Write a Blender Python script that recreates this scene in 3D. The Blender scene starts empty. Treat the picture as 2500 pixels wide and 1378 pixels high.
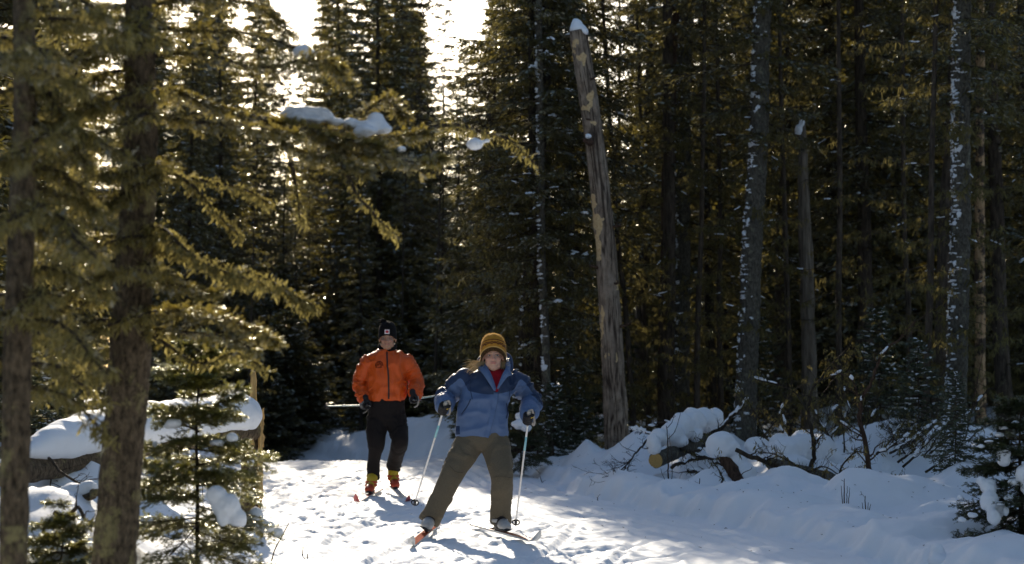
import bpy, bmesh, math, random
import numpy as np
from mathutils import Vector, Matrix
from mathutils.bvhtree import BVHTree

scene = bpy.context.scene
COL = scene.collection
rng = np.random.default_rng(7)
R = math.radians

# ------------------------------------------------------------------ camera
FPX = 70.0 / 36.0 * 2500.0          # focal length in photograph pixels (70 mm lens)
CAMZ = 1.25
PITCH = math.atan(225.0 / FPX)      # horizon lies 225 px under the frame centre
cam_d = bpy.data.cameras.new("camera")
cam = bpy.data.objects.new("camera", cam_d)
COL.objects.link(cam)
cam.location = (0, 0, CAMZ)
cam.rotation_euler = (math.pi / 2 + PITCH, 0, 0)
cam_d.lens = 70
cam_d.sensor_width = 36
cam_d.clip_end = 2000
cam_d.dof.use_dof = True
cam_d.dof.focus_distance = 15.6
cam_d.dof.aperture_fstop = 2.8
scene.camera = cam

# ------------------------------------------------------------------ light
SUN_EL, SUN_AZ = R(21.5), R(8.5)    # azimuth: degrees left of the view direction
SX, SY, SZ = -math.sin(SUN_AZ) * math.cos(SUN_EL), math.cos(SUN_AZ) * math.cos(SUN_EL), math.sin(SUN_EL)
world = bpy.data.worlds.new("World")
scene.world = world
world.use_nodes = True
wn = world.node_tree.nodes
wl = world.node_tree.links
wn.clear()
w_out = wn.new("ShaderNodeOutputWorld")
w_bg = wn.new("ShaderNodeBackground")
w_sky = wn.new("ShaderNodeTexSky")
w_sky.sky_type = 'NISHITA'
w_sky.sun_disc = False
w_sky.sun_elevation = SUN_EL
w_sky.sun_rotation = -SUN_AZ
w_sky.air_density = 1.0
w_sky.dust_density = 1.0
w_sky.ozone_density = 1.0
w_bg.inputs["Strength"].default_value = 0.14
wl.new(w_sky.outputs[0], w_bg.inputs[0])
wl.new(w_bg.outputs[0], w_out.inputs[0])
sun_d = bpy.data.lights.new("sun", 'SUN')
sun_d.energy = 4.6
sun_d.angle = R(0.5)
sun_d.color = (1.0, 0.88, 0.70)
sun = bpy.data.objects.new("sun", sun_d)
COL.objects.link(sun)
sun.rotation_euler = Vector((-SX, -SY, -SZ)).to_track_quat('-Z', 'Y').to_euler()
sun.location = (-6, 40, 20)

vs = scene.view_settings
vs.view_transform = 'Standard'
vs.look = 'None'
vs.gamma = 1
vs.exposure = 0.45
vs.use_curve_mapping = False
cy = scene.cycles
cy.use_denoising = True
try:
    cy.denoiser = 'OPENIMAGEDENOISE'
    cy.denoising_input_passes = 'RGB_ALBEDO_NORMAL'
    cy.denoising_prefilter = 'ACCURATE'
except Exception:
    pass
cy.max_bounces = 6
cy.diffuse_bounces = 4
cy.glossy_bounces = 2
cy.transmission_bounces = 4
cy.transparent_max_bounces = 4
cy.caustics_reflective = False
cy.caustics_refractive = False
cy.sample_clamp_indirect = 4.0

# ------------------------------------------------------------------ helpers
def P(px, py, d):
    """world point on the ray through photograph pixel (px, py) at distance d along +Y"""
    r = (px - 1250.0) / FPX
    u = (689.0 - py) / FPX
    c, s = math.cos(PITCH), math.sin(PITCH)
    yy = c - s * u
    return np.array((r / yy * d, d, CAMZ + (s + c * u) / yy * d))

def _h(ix, iy, iz, seed):
    n = (ix.astype(np.int64) * 374761393 + iy.astype(np.int64) * 668265263 + iz.astype(np.int64) * 2147483647 + seed * 1274126177) & 0xffffffff
    n = ((n ^ (n >> 13)) * 1274126177) & 0xffffffff
    n = ((n ^ (n >> 16)) * 2246822519) & 0xffffffff
    return ((n ^ (n >> 15)) & 0xffff) / 65535.0

def noise3(x, y, z, seed=0):
    x, y, z = np.broadcast_arrays(np.asarray(x, float), np.asarray(y, float), np.asarray(z, float))
    ix, iy, iz = np.floor(x), np.floor(y), np.floor(z)
    fx, fy, fz = x - ix, y - iy, z - iz
    fx, fy, fz = [f * f * f * (f * (f * 6 - 15) + 10) for f in (fx, fy, fz)]
    ix, iy, iz = ix.astype(np.int64), iy.astype(np.int64), iz.astype(np.int64)
    def L(a, b, t): return a + (b - a) * t
    h = lambda a, b, c: _h(ix + a, iy + b, iz + c, seed)
    return L(L(L(h(0,0,0), h(1,0,0), fx), L(h(0,1,0), h(1,1,0), fx), fy),
             L(L(h(0,0,1), h(1,0,1), fx), L(h(0,1,1), h(1,1,1), fx), fy), fz) * 2 - 1

def noise2(x, y, seed=0):
    x, y = np.broadcast_arrays(np.asarray(x, float), np.asarray(y, float))
    ix, iy = np.floor(x), np.floor(y)
    fx, fy = x - ix, y - iy
    fx, fy = [f * f * f * (f * (f * 6 - 15) + 10) for f in (fx, fy)]
    ix, iy = ix.astype(np.int64), iy.astype(np.int64)
    z0 = np.zeros_like(ix)
    h = lambda a, b: _h(ix + a, iy + b, z0, seed)
    a = h(0,0) + (h(1,0) - h(0,0)) * fx
    b = h(0,1) + (h(1,1) - h(0,1)) * fx
    return (a + (b - a) * fy) * 2 - 1

def fbm2(x, y, seed=0, octv=4, gain=.5):
    s = 0; a = 1.0; f = 1.0
    for i in range(octv):
        s = s + a * noise2(x * f + 17.3 * i, y * f - 9.1 * i, seed + i); a *= gain; f *= 2.03
    return s

def fbm3(x, y, z, seed=0, octv=3, gain=.5):
    s = 0; a = 1.0; f = 1.0
    for i in range(octv):
        s = s + a * noise3(x * f + 17.3 * i, y * f - 9.1 * i, z * f + 3.7 * i, seed + i); a *= gain; f *= 2.03
    return s

def sstep(e0, e1, x):
    t = np.clip((x - e0) / (e1 - e0), 0, 1)
    return t * t * (3 - 2 * t)

def nrm(v):
    v = np.asarray(v, float)
    return v / np.maximum(np.linalg.norm(v, axis=-1, keepdims=True), 1e-9)

class MB:
    """collects vertices and polygons and turns them into ONE mesh"""
    def __init__(self):
        self.v, self.f, self.m, self.n = [], [], [], 0
    def add(self, V, F, mat=0):
        V = np.asarray(V, np.float32).reshape(-1, 3)
        F = np.asarray(F, np.int32)
        self.v.append(V); self.f.append(F + self.n); self.m.append(np.full(len(F), mat, np.int32)); self.n += len(V)
    def tris(self, T, mat=0):          # (n,3,3)
        T = np.asarray(T, np.float32)
        n = len(T)
        self.add(T.reshape(-1, 3), np.arange(n * 3).reshape(n, 3), mat)
    def quads(self, T, mat=0):         # (n,4,3)
        T = np.asarray(T, np.float32)
        n = len(T)
        self.add(T.reshape(-1, 3), np.arange(n * 4).reshape(n, 4), mat)
    def tube(self, pts, rad, sides=6, mat=0, flat=1.0, caps=True, up=(0, 0, 1)):
        V, F3, F4 = tube_geo(pts, rad, sides, flat, caps, up)
        b = self.n
        self.add(V, F4, mat)
        if len(F3):
            self.f.append(F3 + b); self.m.append(np.full(len(F3), mat, np.int32))
    def ball(self, c, r, mat=0, sub=1, seed=None, amp=.15, rot=None):
        V, F = ico(sub)
        V = V.copy()
        if seed is not None:
            V = V * (1 + amp * fbm3(V[:, 0] * 1.6 + seed, V[:, 1] * 1.6, V[:, 2] * 1.6, 5, 2)[:, None])
        V = V * np.asarray(r, float)
        if rot is not None:
            V = V @ np.asarray(rot).T
        self.add(V + np.asarray(c, float), F, mat)
    def mesh(self, name):
        me = bpy.data.meshes.new(name)
        if not self.v: return me
        V = np.concatenate(self.v)
        me.vertices.add(len(V)); me.vertices.foreach_set("co", V.ravel())
        loops, starts, mats, pos = [], [], [], 0
        for F, M in zip(self.f, self.m):
            k = F.shape[1] if F.ndim == 2 else 3
            loops.append(F.ravel()); starts.append(pos + np.arange(len(F)) * k); mats.append(M); pos += len(F) * k
        loops = np.concatenate(loops).astype(np.int32)
        starts = np.concatenate(starts).astype(np.int32)
        me.loops.add(len(loops)); me.loops.foreach_set("vertex_index", loops)
        me.polygons.add(len(starts)); me.polygons.foreach_set("loop_start", starts)
        me.polygons.foreach_set("material_index", np.concatenate(mats))
        me.update(calc_edges=True)
        return me

_ICO = {}
def ico(sub):
    if sub not in _ICO:
        bm = bmesh.new(); bmesh.ops.create_icosphere(bm, subdivisions=sub, radius=1)
        bm.verts.ensure_lookup_table()
        _ICO[sub] = (np.array([v.co[:] for v in bm.verts]), np.array([[v.index for v in f.verts] for f in bm.faces])); bm.free()
    return _ICO[sub]

def tube_geo(pts, rad, sides=6, flat=1.0, caps=True, up=(0, 0, 1)):
    pts = np.asarray(pts, float); n = len(pts)
    rad = np.broadcast_to(np.asarray(rad, float), (n,)) if np.ndim(rad) < 2 else np.asarray(rad, float)
    T = nrm(np.gradient(pts, axis=0))
    N = np.zeros_like(pts)
    u = np.asarray(up, float)
    if abs(np.dot(u, T[0])) > .95: u = np.array((0., 1., 0.)) if abs(T[0][1]) < .9 else np.array((1., 0, 0))
    N[0] = nrm(u - T[0] * np.dot(u, T[0]))
    for i in range(1, n):
        w = N[i-1] - T[i] * np.dot(N[i-1], T[i]); N[i] = nrm(w)
    B = np.cross(T, N)
    a = np.arange(sides) / sides * 2 * math.pi
    if rad.ndim == 2:
        r1, r2 = rad[:, 0], rad[:, 1]
    else:
        r1, r2 = rad, rad * flat
    V = pts[:, None, :] + B[:, None, :] * (np.cos(a)[None, :, None] * r1[:, None, None]) + N[:, None, :] * (np.sin(a)[None, :, None] * r2[:, None, None])
    V = V.reshape(-1, 3)
    i = np.arange(n - 1)[:, None] * sides; j = np.arange(sides)[None, :]; k = (j + 1) % sides
    F4 = np.stack([i + j, i + k, i + sides + k, i + sides + j], -1).reshape(-1, 4)
    F3 = np.zeros((0, 3), int)
    if caps:
        b = len(V); V = np.vstack([V, pts[:1], pts[-1:]])
        jj = np.arange(sides); kk = (jj + 1) % sides
        F3 = np.vstack([np.stack([np.full(sides, b), kk, jj], -1), np.stack([np.full(sides, b + 1), (n - 1) * sides + jj, (n - 1) * sides + kk], -1)])
    return V, F3, F4

def smooth_path(ctrl, n):
    """Catmull-Rom through control points"""
    c = np.asarray(ctrl, float)
    if len(c) == 2: c = np.stack([c[0], (c[0] + c[1]) / 2, c[1]])
    p = np.vstack([2 * c[0] - c[1], c, 2 * c[-1] - c[-2]])
    t = np.linspace(0, len(c) - 1 - 1e-6, n); i = t.astype(int); f = (t - i)[:, None]
    p0, p1, p2, p3 = p[i], p[i+1], p[i+2], p[i+3]
    return .5 * ((2*p1) + (-p0+p2)*f + (2*p0-5*p1+4*p2-p3)*f**2 + (-p0+3*p1-3*p2+p3)*f**3)

def link(name, me, mats, parent=None, smooth=True, **props):
    o = bpy.data.objects.new(name, me)
    COL.objects.link(o)
    if not isinstance(mats, (list, tuple)): mats = [mats]
    for m in mats:
        if m is not None: me.materials.append(m)
    if smooth and len(me.polygons):
        me.polygons.foreach_set("use_smooth", np.ones(len(me.polygons), bool))
    if parent is not None: o.parent = parent
    for k, v in props.items(): o[k] = v
    return o

def thing(name, label, cat, loc=(0, 0, 0), group=None, parent=None):
    o = bpy.data.objects.new(name, None); COL.objects.link(o)
    o.empty_display_size = .1
    o.location = loc; o["label"] = label; o["category"] = cat
    if group: o["group"] = group
    return o

def part(name, mb, mats, parent, smooth=True, **props):
    """mesh given in world coordinates, parented to a thing whose Empty stands at its base"""
    me = mb.mesh(name) if isinstance(mb, MB) else mb
    root = parent; off = Vector((0, 0, 0))
    while root is not None:
        off += root.location; root = root.parent
    if off.length > 0: me.transform(Matrix.Translation(-off))
    return link(name, me, mats, parent, smooth, **props)

def vox(mbs, size, smooth_it=3, name="m", fac=.5):
    me = mbs.mesh("tmp")
    o = bpy.data.objects.new("tmp", me); COL.objects.link(o)
    m = o.modifiers.new("r", 'REMESH'); m.mode = 'VOXEL'; m.voxel_size = size; m.use_smooth_shade = True
    if smooth_it:
        s = o.modifiers.new("s", 'SMOOTH'); s.factor = fac; s.iterations = smooth_it
    dg = bpy.context.evaluated_depsgraph_get(); dg.update()
    out = bpy.data.meshes.new_from_object(o.evaluated_get(dg))
    out.name = name
    bpy.data.objects.remove(o); bpy.data.meshes.remove(me)
    out.materials.clear()
    return out

def getv(me):
    a = np.empty(len(me.vertices) * 3, np.float32); me.vertices.foreach_get("co", a); return a.reshape(-1, 3).astype(float)
def getn(me):
    a = np.empty(len(me.vertices) * 3, np.float32); me.vertex_normals.foreach_get("vector", a); return a.reshape(-1, 3).astype(float)
def setv(me, V):
    me.vertices.foreach_set("co", np.asarray(V, np.float32).ravel()); me.update()
def attr(me, name, vals):
    a = me.attributes.new(name, 'FLOAT', 'POINT'); a.data.foreach_set("value", np.asarray(vals, np.float32))

# ------------------------------------------------------------------ materials
class NT:
    def __init__(self, name):
        self.mat = bpy.data.materials.new(name); self.mat.use_nodes = True
        self.t = self.mat.node_tree; self.t.nodes.clear()
        self.out = self.n("ShaderNodeOutputMaterial")
    def n(self, typ, **kw):
        x = self.t.nodes.new(typ)
        for k, v in kw.items(): setattr(x, k, v)
        return x
    def l(self, a, b): self.t.links.new(a, b)
    def noise(self, scale, detail=3, rough=.55, vec=None, dim='3D'):
        x = self.n("ShaderNodeTexNoise"); x.inputs["Scale"].default_value = scale
        x.inputs["Detail"].default_value = detail; x.inputs["Roughness"].default_value = rough
        if vec is not None: self.l(vec, x.inputs["Vector"])
        return x.outputs["Fac"]
    def ramp(self, fac, stops, interp='LINEAR'):
        x = self.n("ShaderNodeValToRGB"); x.color_ramp.interpolation = interp
        while len(x.color_ramp.elements) < len(stops): x.color_ramp.elements.new(.5)
        for e, (p, c) in zip(x.color_ramp.elements, stops):
            e.position = p; e.color = (c[0], c[1], c[2], 1) if not np.isscalar(c) else (c, c, c, 1)
        self.l(fac, x.inputs[0]); return x.outputs[0]
    def mix(self, fac, a, b, blend='MIX'):
        x = self.n("ShaderNodeMix"); x.data_type = 'RGBA'; x.blend_type = blend
        for s, v in ((x.inputs[0], fac), (x.inputs[6], a), (x.inputs[7], b)):
            if isinstance(v, (int, float)): s.default_value = v
            elif isinstance(v, tuple): s.default_value = (*v, 1)
            else: self.l(v, s)
        return x.outputs[2]
    def math(self, op, a, b=None, c=None):
        x = self.n("ShaderNodeMath", operation=op)
        for s, v in zip(x.inputs, (a, b, c)):
            if v is None: continue
            if isinstance(v, (int, float)): s.default_value = v
            else: self.l(v, s)
        return x.outputs[0]
    def attr(self, name):
        x = self.n("ShaderNodeAttribute", attribute_name=name); return x.outputs["Fac"]
    def obj(self): return self.n("ShaderNodeTexCoord").outputs["Object"]
    def mapping(self, vec, scale=(1, 1, 1)):
        x = self.n("ShaderNodeMapping"); x.inputs["Scale"].default_value = scale; self.l(vec, x.inputs[0]); return x.outputs[0]
    def bump(self, h, strength=.3, dist=.01):
        x = self.n("ShaderNodeBump"); x.inputs["Strength"].default_value = strength; x.inputs["Distance"].default_value = dist
        self.l(h, x.inputs["Height"]); return x.outputs[0]
    def pbsdf(self, color, rough=.6, spec=.3, normal=None, sheen=0, sheen_rough=.4, sss=0, metallic=0, out=True):
        b = self.n("ShaderNodeBsdfPrincipled")
        if isinstance(color, tuple): b.inputs["Base Color"].default_value = (*color, 1)
        else: self.l(color, b.inputs["Base Color"])
        if isinstance(rough, (int, float)): b.inputs["Roughness"].default_value = rough
        else: self.l(rough, b.inputs["Roughness"])
        b.inputs["Specular IOR Level"].default_value = spec
        b.inputs["Metallic"].default_value = metallic
        if sheen:
            b.inputs["Sheen Weight"].default_value = sheen; b.inputs["Sheen Roughness"].default_value = sheen_rough
        if sss:
            b.inputs["Subsurface Weight"].default_value = sss; b.inputs["Subsurface Radius"].default_value = (.05, .05, .06); b.inputs["Subsurface Scale"].default_value = .6
        if normal is not None: self.l(normal, b.inputs["Normal"])
        if out: self.l(b.outputs[0], self.out.inputs[0])
        return b.outputs[0]

def mat_plain(name, col, rough=.6, spec=.3, sheen=0, var=.12, scale=30, bump=.1, metallic=0):
    t = NT(name); ob = t.obj()
    nz = t.noise(scale, 3, vec=ob)
    c = t.ramp(nz, [(.3, tuple(max(0, x * (1 - var)) for x in col)), (.7, tuple(min(1, x * (1 + var)) for x in col))])
    t.pbsdf(c, rough, spec, t.bump(nz, bump, .004), sheen, metallic=metallic)
    return t.mat

def mat_snow(name, fine=True):
    t = NT(name); ob = t.n("ShaderNodeNewGeometry").outputs["Position"]
    n1 = t.noise(9, 4, .6, ob); n2 = t.noise(85, 3, .7, ob)
    n3 = t.noise(1.3, 3, .5, ob)
    h = t.math('ADD', t.math('MULTIPLY', n1, 1.0), t.math('MULTIPLY', n2, .45))
    c = t.ramp(n3, [(.3, (.80, .83, .87)), (.7, (.86, .87, .89))])
    t.pbsdf(c, .65, .15, t.bump(h, .35 if fine else .2, .012))
    return t.mat

def mat_leaf(name, c_dark, c_light, trans_dark, trans_light, tw=.45, scale=1.3, gloss=.12):
    t = NT(name); ob = t.n("ShaderNodeNewGeometry").outputs["Position"]
    rnd = t.n("ShaderNodeNewGeometry").outputs["Random Per Island"]
    nz = t.noise(scale, 2, .6, ob)
    f = t.math('ADD', t.math('MULTIPLY', nz, .6), t.math('MULTIPLY', rnd, .5))
    c = t.ramp(f, [(.25, c_dark), (.8, c_light)]); tc = t.ramp(f, [(.25, trans_dark), (.8, trans_light)])
    d = t.n("ShaderNodeBsdfDiffuse"); t.l(c, d.inputs[0])
    tr = t.n("ShaderNodeBsdfTranslucent"); t.l(tc, tr.inputs[0])
    mx = t.n("ShaderNodeMixShader"); mx.inputs[0].default_value = tw
    t.l(d.outputs[0], mx.inputs[1]); t.l(tr.outputs[0], mx.inputs[2])
    g = t.n("ShaderNodeBsdfGlossy"); g.inputs["Roughness"].default_value = .30; g.inputs["Color"].default_value = (.8, .8, .7, 1)
    m2 = t.n("ShaderNodeMixShader"); m2.inputs[0].default_value = gloss
    t.l(mx.outputs[0], m2.inputs[1]); t.l(g.outputs[0], m2.inputs[2])
    t.l(m2.outputs[0], t.out.inputs[0])
    return t.mat

def mat_bark(name, dark, light, lichen=None, lich_amt=.5, vs=(1, 1, .18), sc=28, bump=.9):
    t = NT(name); ob = t.n("ShaderNodeNewGeometry").outputs["Position"]
    v = t.mapping(ob, vs)
    n1 = t.noise(sc, 4, .65, v)
    vo = t.n("ShaderNodeTexVoronoi"); vo.inputs["Scale"].default_value = sc * 1.2; t.l(v, vo.inputs["Vector"])
    h = t.math('ADD', n1, t.math('MULTIPLY', vo.outputs["Distance"], .6))
    c = t.ramp(n1, [(.32, dark), (.68, light)])
    if lichen:
        n2 = t.noise(7, 5, .7, ob)
        m = t.ramp(n2, [(lich_amt, 0.0), (lich_amt + .1, 1.0)])
        c = t.mix(m, c, lichen)
    t.pbsdf(c, .85, .15, t.bump(h, bump, .02))
    return t.mat

M = {}
M['snow'] = mat_snow("snow")
M['snow_soft'] = mat_snow("snow_soft", False)
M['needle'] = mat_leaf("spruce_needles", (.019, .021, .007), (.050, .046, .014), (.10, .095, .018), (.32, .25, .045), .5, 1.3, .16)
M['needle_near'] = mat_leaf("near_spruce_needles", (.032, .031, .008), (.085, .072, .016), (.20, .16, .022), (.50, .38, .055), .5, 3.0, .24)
M['needle_fir'] = mat_leaf("fir_needles", (.035, .045, .014), (.085, .09, .025), (.18, .17, .03), (.50, .45, .08), .5, 4.0, .24)
M['needle_shade'] = mat_leaf("shade_painted_fir_needles", (.02, .034, .016), (.05, .065, .03), (.05, .065, .02), (.12, .13, .04), .35, 4.0, .12)  # cooler, darker copy of the fir needles; shade put into its colour
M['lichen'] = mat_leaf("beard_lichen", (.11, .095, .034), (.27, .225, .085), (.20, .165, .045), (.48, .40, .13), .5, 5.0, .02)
M['lichen_dim'] = mat_leaf("shade_painted_beard_lichen", (.075, .068, .033), (.155, .135, .062), (.16, .14, .05), (.34, .28, .10), .5, 2.0, .0)  # dimmer copy of the beard lichen, with the woods' shade painted into its tint
M['twig'] = mat_bark("twig_bark", (.035, .026, .018), (.10, .075, .05), None, sc=60)
M['bark'] = mat_bark("spruce_bark", (.030, .023, .017), (.12, .092, .068), (.16, .155, .085), .60)
M['bark_near'] = mat_bark("near_spruce_bark", (.030, .022, .014), (.19, .14, .088), (.26, .22, .10), .55, sc=48, vs=(1, 1, .45), bump=1.0)
M['bark_grey'] = mat_bark("grey_snow_dusted_bark", (.035, .03, .024), (.15, .135, .105), (.20, .19, .13), .57, sc=40, vs=(1, 1, .5))
M['bark_red'] = mat_bark("reddish_bark", (.028, .017, .012), (.11, .066, .045), None, sc=36)
M['bark_dark'] = mat_bark("dark_bark", (.02, .016, .012), (.075, .058, .043), None, sc=30)
M['birch'] = mat_bark("birch_bark", (.16, .145, .12), (.46, .42, .37), (.05, .04, .03), .60, sc=20, vs=(1, 1, 2.2), bump=.3)
M['deadwood'] = mat_bark("weathered_grey_wood", (.06, .048, .036), (.27, .225, .175), None, sc=30, vs=(1, 1, .08))

# ------------------------------------------------------------------ ground
XR = np.array([(-20, 6.0), (0, 4.4), (10, 3.15), (13.3, 2.5), (15.7, 2.05), (17.3, 1.62), (21.2, .62), (25.7, .2), (29.5, -.45), (33, -1.4), (38, -4.0), (44, -9), (60, -24), (400, -300)])
XL = np.array([(-20, -1.2), (0, -.7), (10, -1.0), (13, -1.45), (15.7, -1.85), (19, -2.35), (24, -3.1), (28, -3.9), (32, -5.6), (36, -9), (44, -17), (60, -34), (400, -330)])
def xr(y): return np.interp(y, XR[:, 0], XR[:, 1])
def xl(y): return np.interp(y, XL[:, 0], XL[:, 1])

MOUNDS = []   # x, y, rx, ry, h
def mound(px, d, rx, ry, h): MOUNDS.append(((px - 1250) / FPX * d, d, rx, ry, h))
mound(1392, 24.3, .55, .5, .30); mound(1545, 23.6, .35, .4, .22); mound(1300, 26.5, .6, .6, .22)
mound(2110, 17.6, .55, .42, .22); mound(1930, 18.2, .40, .3, .20); mound(1660, 20.0, .4, .4, .10); mound(1860, 19.5, .7, .6, .14)
mound(2250, 15.8, .6, .4, .10); mound(2150, 15.2, .4, .3, .05); mound(2380, 14.2, .45, .4, .12); mound(2300, 12.9, .24, .24, .17); mound(2470, 13.2, .5, .4, .1)
mound(2430, 18.0, .8, .8, .3); mound(2150, 22, .9, .9, .35); mound(2350, 24, 1.1, 1.0, .3); mound(1700, 26, 1.0, 1.0, .3)
mound(830, 36, 1.3, 1.2, .35); mound(1060, 35, 1.2, 1.2, .30); mound(1180, 33.5, .8, .9, .2); mound(700, 33, 1.0, .8, .2)
mound(150, 11.5, .55, .5, .35); mound(60, 13, .7, .6, .35); mound(330, 13.2, .55, .4, .25); mound(230, 10.8, .4, .4, .22); mound(620, 12.6, .22, .25, .12); mound(540, 12.0, .3, .3, .15)
for k in range(34):
    MOUNDS.append((rng.uniform(2, 12), rng.uniform(17, 46), rng.uniform(.3, .9), rng.uniform(.3, .9), rng.uniform(.08, .3)))
for k in range(26):
    MOUNDS.append((rng.uniform(-14, -3.3), rng.uniform(9, 26), rng.uniform(.3, .9), rng.uniform(.3, .9), rng.uniform(.08, .28)))

def G(x, y):
    """height of the snow, without its finest relief"""
    x = np.asarray(x, float); y = np.asarray(y, float)
    wob = .10 * noise2(y * 1.5, x * 0 + 3, 11) + .05 * noise2(y * 4.2, x * 0, 12)
    s = x - xr(y) + wob
    l = xl(y) - x + wob
    drop = sstep(28.4, 32.5, y) * sstep(-.4, -3.2 - .2 * np.maximum(y - 29, 0), x)
    z = -.62 * drop * (1 - sstep(34.5, 39, y)) - .25 * sstep(45, 75, y)
    z = z + .10 * sstep(29, 38, y) * sstep(-3.5, 0, x)
    rb = sstep(-.01, .17, s)
    z = z + rb * (.20 + .09 * noise2(x * 1.9, y * 1.9, 31) * sstep(.0, .3, s)) + .10 * sstep(.8, 5, s) - .05 * rb * sstep(.35, .9, s)
    lb = sstep(0, .6, l)
    z = z + lb * .16 + .16 * sstep(.5, 2.2, l)
    off = np.maximum(sstep(.25, 1.0, s), sstep(.1, .8, l))
    und = fbm2(x * .55, y * .55, 3, 3) * .12 + fbm2(x * 1.9, y * 1.9, 9, 3) * .065 + np.abs(noise2(x * 3.1, y * 3.1, 19)) * .05 - .045
    z = z + off * und * (1 - .5 * sstep(45, 70, y)) * (.6 + .4 * sstep(15, 19, y)) - .05 * rb * (1 - sstep(15.5, 18, y))
    for mx, my, rx_, ry_, h in MOUNDS:
        q = ((x - mx) / rx_) ** 2 + ((y - my) / ry_) ** 2
        z = z + h * np.exp(-q * 1.1) * np.clip(off * 2, .0, 1)
    return z
def g1(x, y): return float(G(np.array([x]), np.array([y]))[0])

def fine(x, y):
    s = x - xr(y); l = xl(y) - x
    on = (1 - sstep(-.15, .1, s)) * (1 - sstep(-.1, .3, l))
    # churned snow where skiers have skated; the right side is groomed smoother
    smooth = sstep(-1.75, -.9, s)
    wx = x + .06 * noise2(x * 6, y * 6, 40); wy = y + .10 * noise2(x * 5, y * 5, 39)
    ch = np.maximum(fbm2(wx * 6.5, wy * 4.2, 41, 4, .6), -.6) * .012 + np.maximum(fbm2(wx * 12, wy * 9, 47, 2) - .2, 0) * .020 + fbm2(x * 2.0, y * 1.5, 44, 2) * .012
    pits = -.008 * sstep(.30, .75, fbm2(wx * 5.1 + 5, wy * 2.7, 51, 3, .6)) - .007 * sstep(.30, .7, fbm2(wx * 10.1 + 5, wy * 6.3, 52, 2))
    lumps = np.maximum(fbm2(wx * 15, wy * 11, 57, 2) - .6, 0) * .024
    rough = ch + pits * sstep(-.5, .5, noise2(x * .9, y * .6, 58)) + lumps
    for ang_, sp_, sd_ in ((.42, .62, 5), (-.30, .74, 6), (.08, .55, 7)):      # skating and ski marks crossing the packed snow
        u_ = (x * math.cos(ang_) - y * math.sin(ang_)) / sp_ + .35 * noise2(x * .35, y * .25, 90 + sd_)
        w_ = (u_ - np.floor(u_) - .5) * sp_
        v_ = y * math.cos(ang_) + x * math.sin(ang_)
        mk = sstep(.0, .25, noise2(np.floor(u_) * 7.3 + .5, v_ * .45, 95 + sd_))
        rough = rough - mk * .026 * np.exp(-(w_ / .030) ** 2) + mk * .009 * np.exp(-((np.abs(w_) - .065) / .025) ** 2)
    # groomed track: grooves that run along the trail
    along = (x - xr(y))
    grove = 0
    for c in (-.62, -.80, -1.28, -1.46):
        grove = grove - .034 * np.exp(-((along - c - .03 * noise2(y * .5, x * 0 + c * 9, 61)) / .045) ** 2)
    ridges = .006 * np.sin(along * 42 + 2 * noise2(y * .6, x * .6, 62))
    sm = grove + ridges + fbm2(x * 8, y * 3, 63, 3) * .006 + fbm2(x * 18, y * 12, 64, 2) * .004
    z = on * (rough * (1 - smooth * .85) + sm * smooth)
    # broken blocks along the berm
    berm = np.exp(-((s - .10) / .16) ** 2)
    z = z + berm * (np.abs(noise2(x * 3.2, y * 3.2, 71)) * -.09 + fbm2(x * 11, y * 11, 72, 3) * .016)
    z = z + (1 - on) * (fbm2(x * 4.5, y * 4.5, 81, 4, .55) * .020)
    return z

def axis(pieces):
    out = []
    for a, b, st in pieces:
        n = max(1, int(round((b - a) / st))); out.append(np.linspace(a, b, n, endpoint=False))
    out.append([pieces[-1][1]])
    return np.concatenate(out)
gx = axis([(-260, -40, 20), (-40, -10, 1.5), (-10, -4.5, .14), (-4.5, 4.2, .033), (4.2, 7, .10), (7, 14, .35), (14, 40, 2), (40, 260, 20)])
gy = axis([(-60, -4, 4), (-4, 8, .8), (8, 12.2, .10), (12.2, 18, .028), (18, 24, .042), (24, 33, .06), (33, 40, .14), (40, 60, .5), (60, 120, 3), (120, 600, 40)])
GX, GY = np.meshgrid(gx, gy)
GZ = G(GX, GY) + fine(GX, GY) * (GY < 45) * (np.abs(GX) < 20)
nxv, nyv = len(gx), len(gy)
ii, jj = np.meshgrid(np.arange(nxv - 1), np.arange(nyv - 1))
quad = np.stack([jj * nxv + ii, jj * nxv + ii + 1, (jj + 1) * nxv + ii + 1, (jj + 1) * nxv + ii], -1).reshape(-1, 4)
GV = np.stack([GX, GY, GZ], -1).reshape(-1, 3)
cxm = GV[quad].mean(1)
on_trail = (cxm[:, 0] < xr(cxm[:, 1]) + .02) & (cxm[:, 0] > xl(cxm[:, 1]) - .02)
for nm, sel in (("ski_trail", on_trail), ("snowy_ground", ~on_trail)):
    q = quad[sel]; used = np.unique(q); mp = np.zeros(len(GV), np.int32); mp[used] = np.arange(len(used))
    b = MB(); b.add(GV[used], mp[q])
    link(nm, b.mesh(nm), M['snow'], kind='structure')

# ------------------------------------------------------------------ foliage builders
def rot_about(v, ax, ang):
    """rotate rows of v about rows of ax"""
    c, s = np.cos(ang)[..., None], np.sin(ang)[..., None]
    return v * c + np.cross(ax, v) * s + ax * (np.sum(ax * v, -1, keepdims=True)) * (1 - c)

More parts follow.
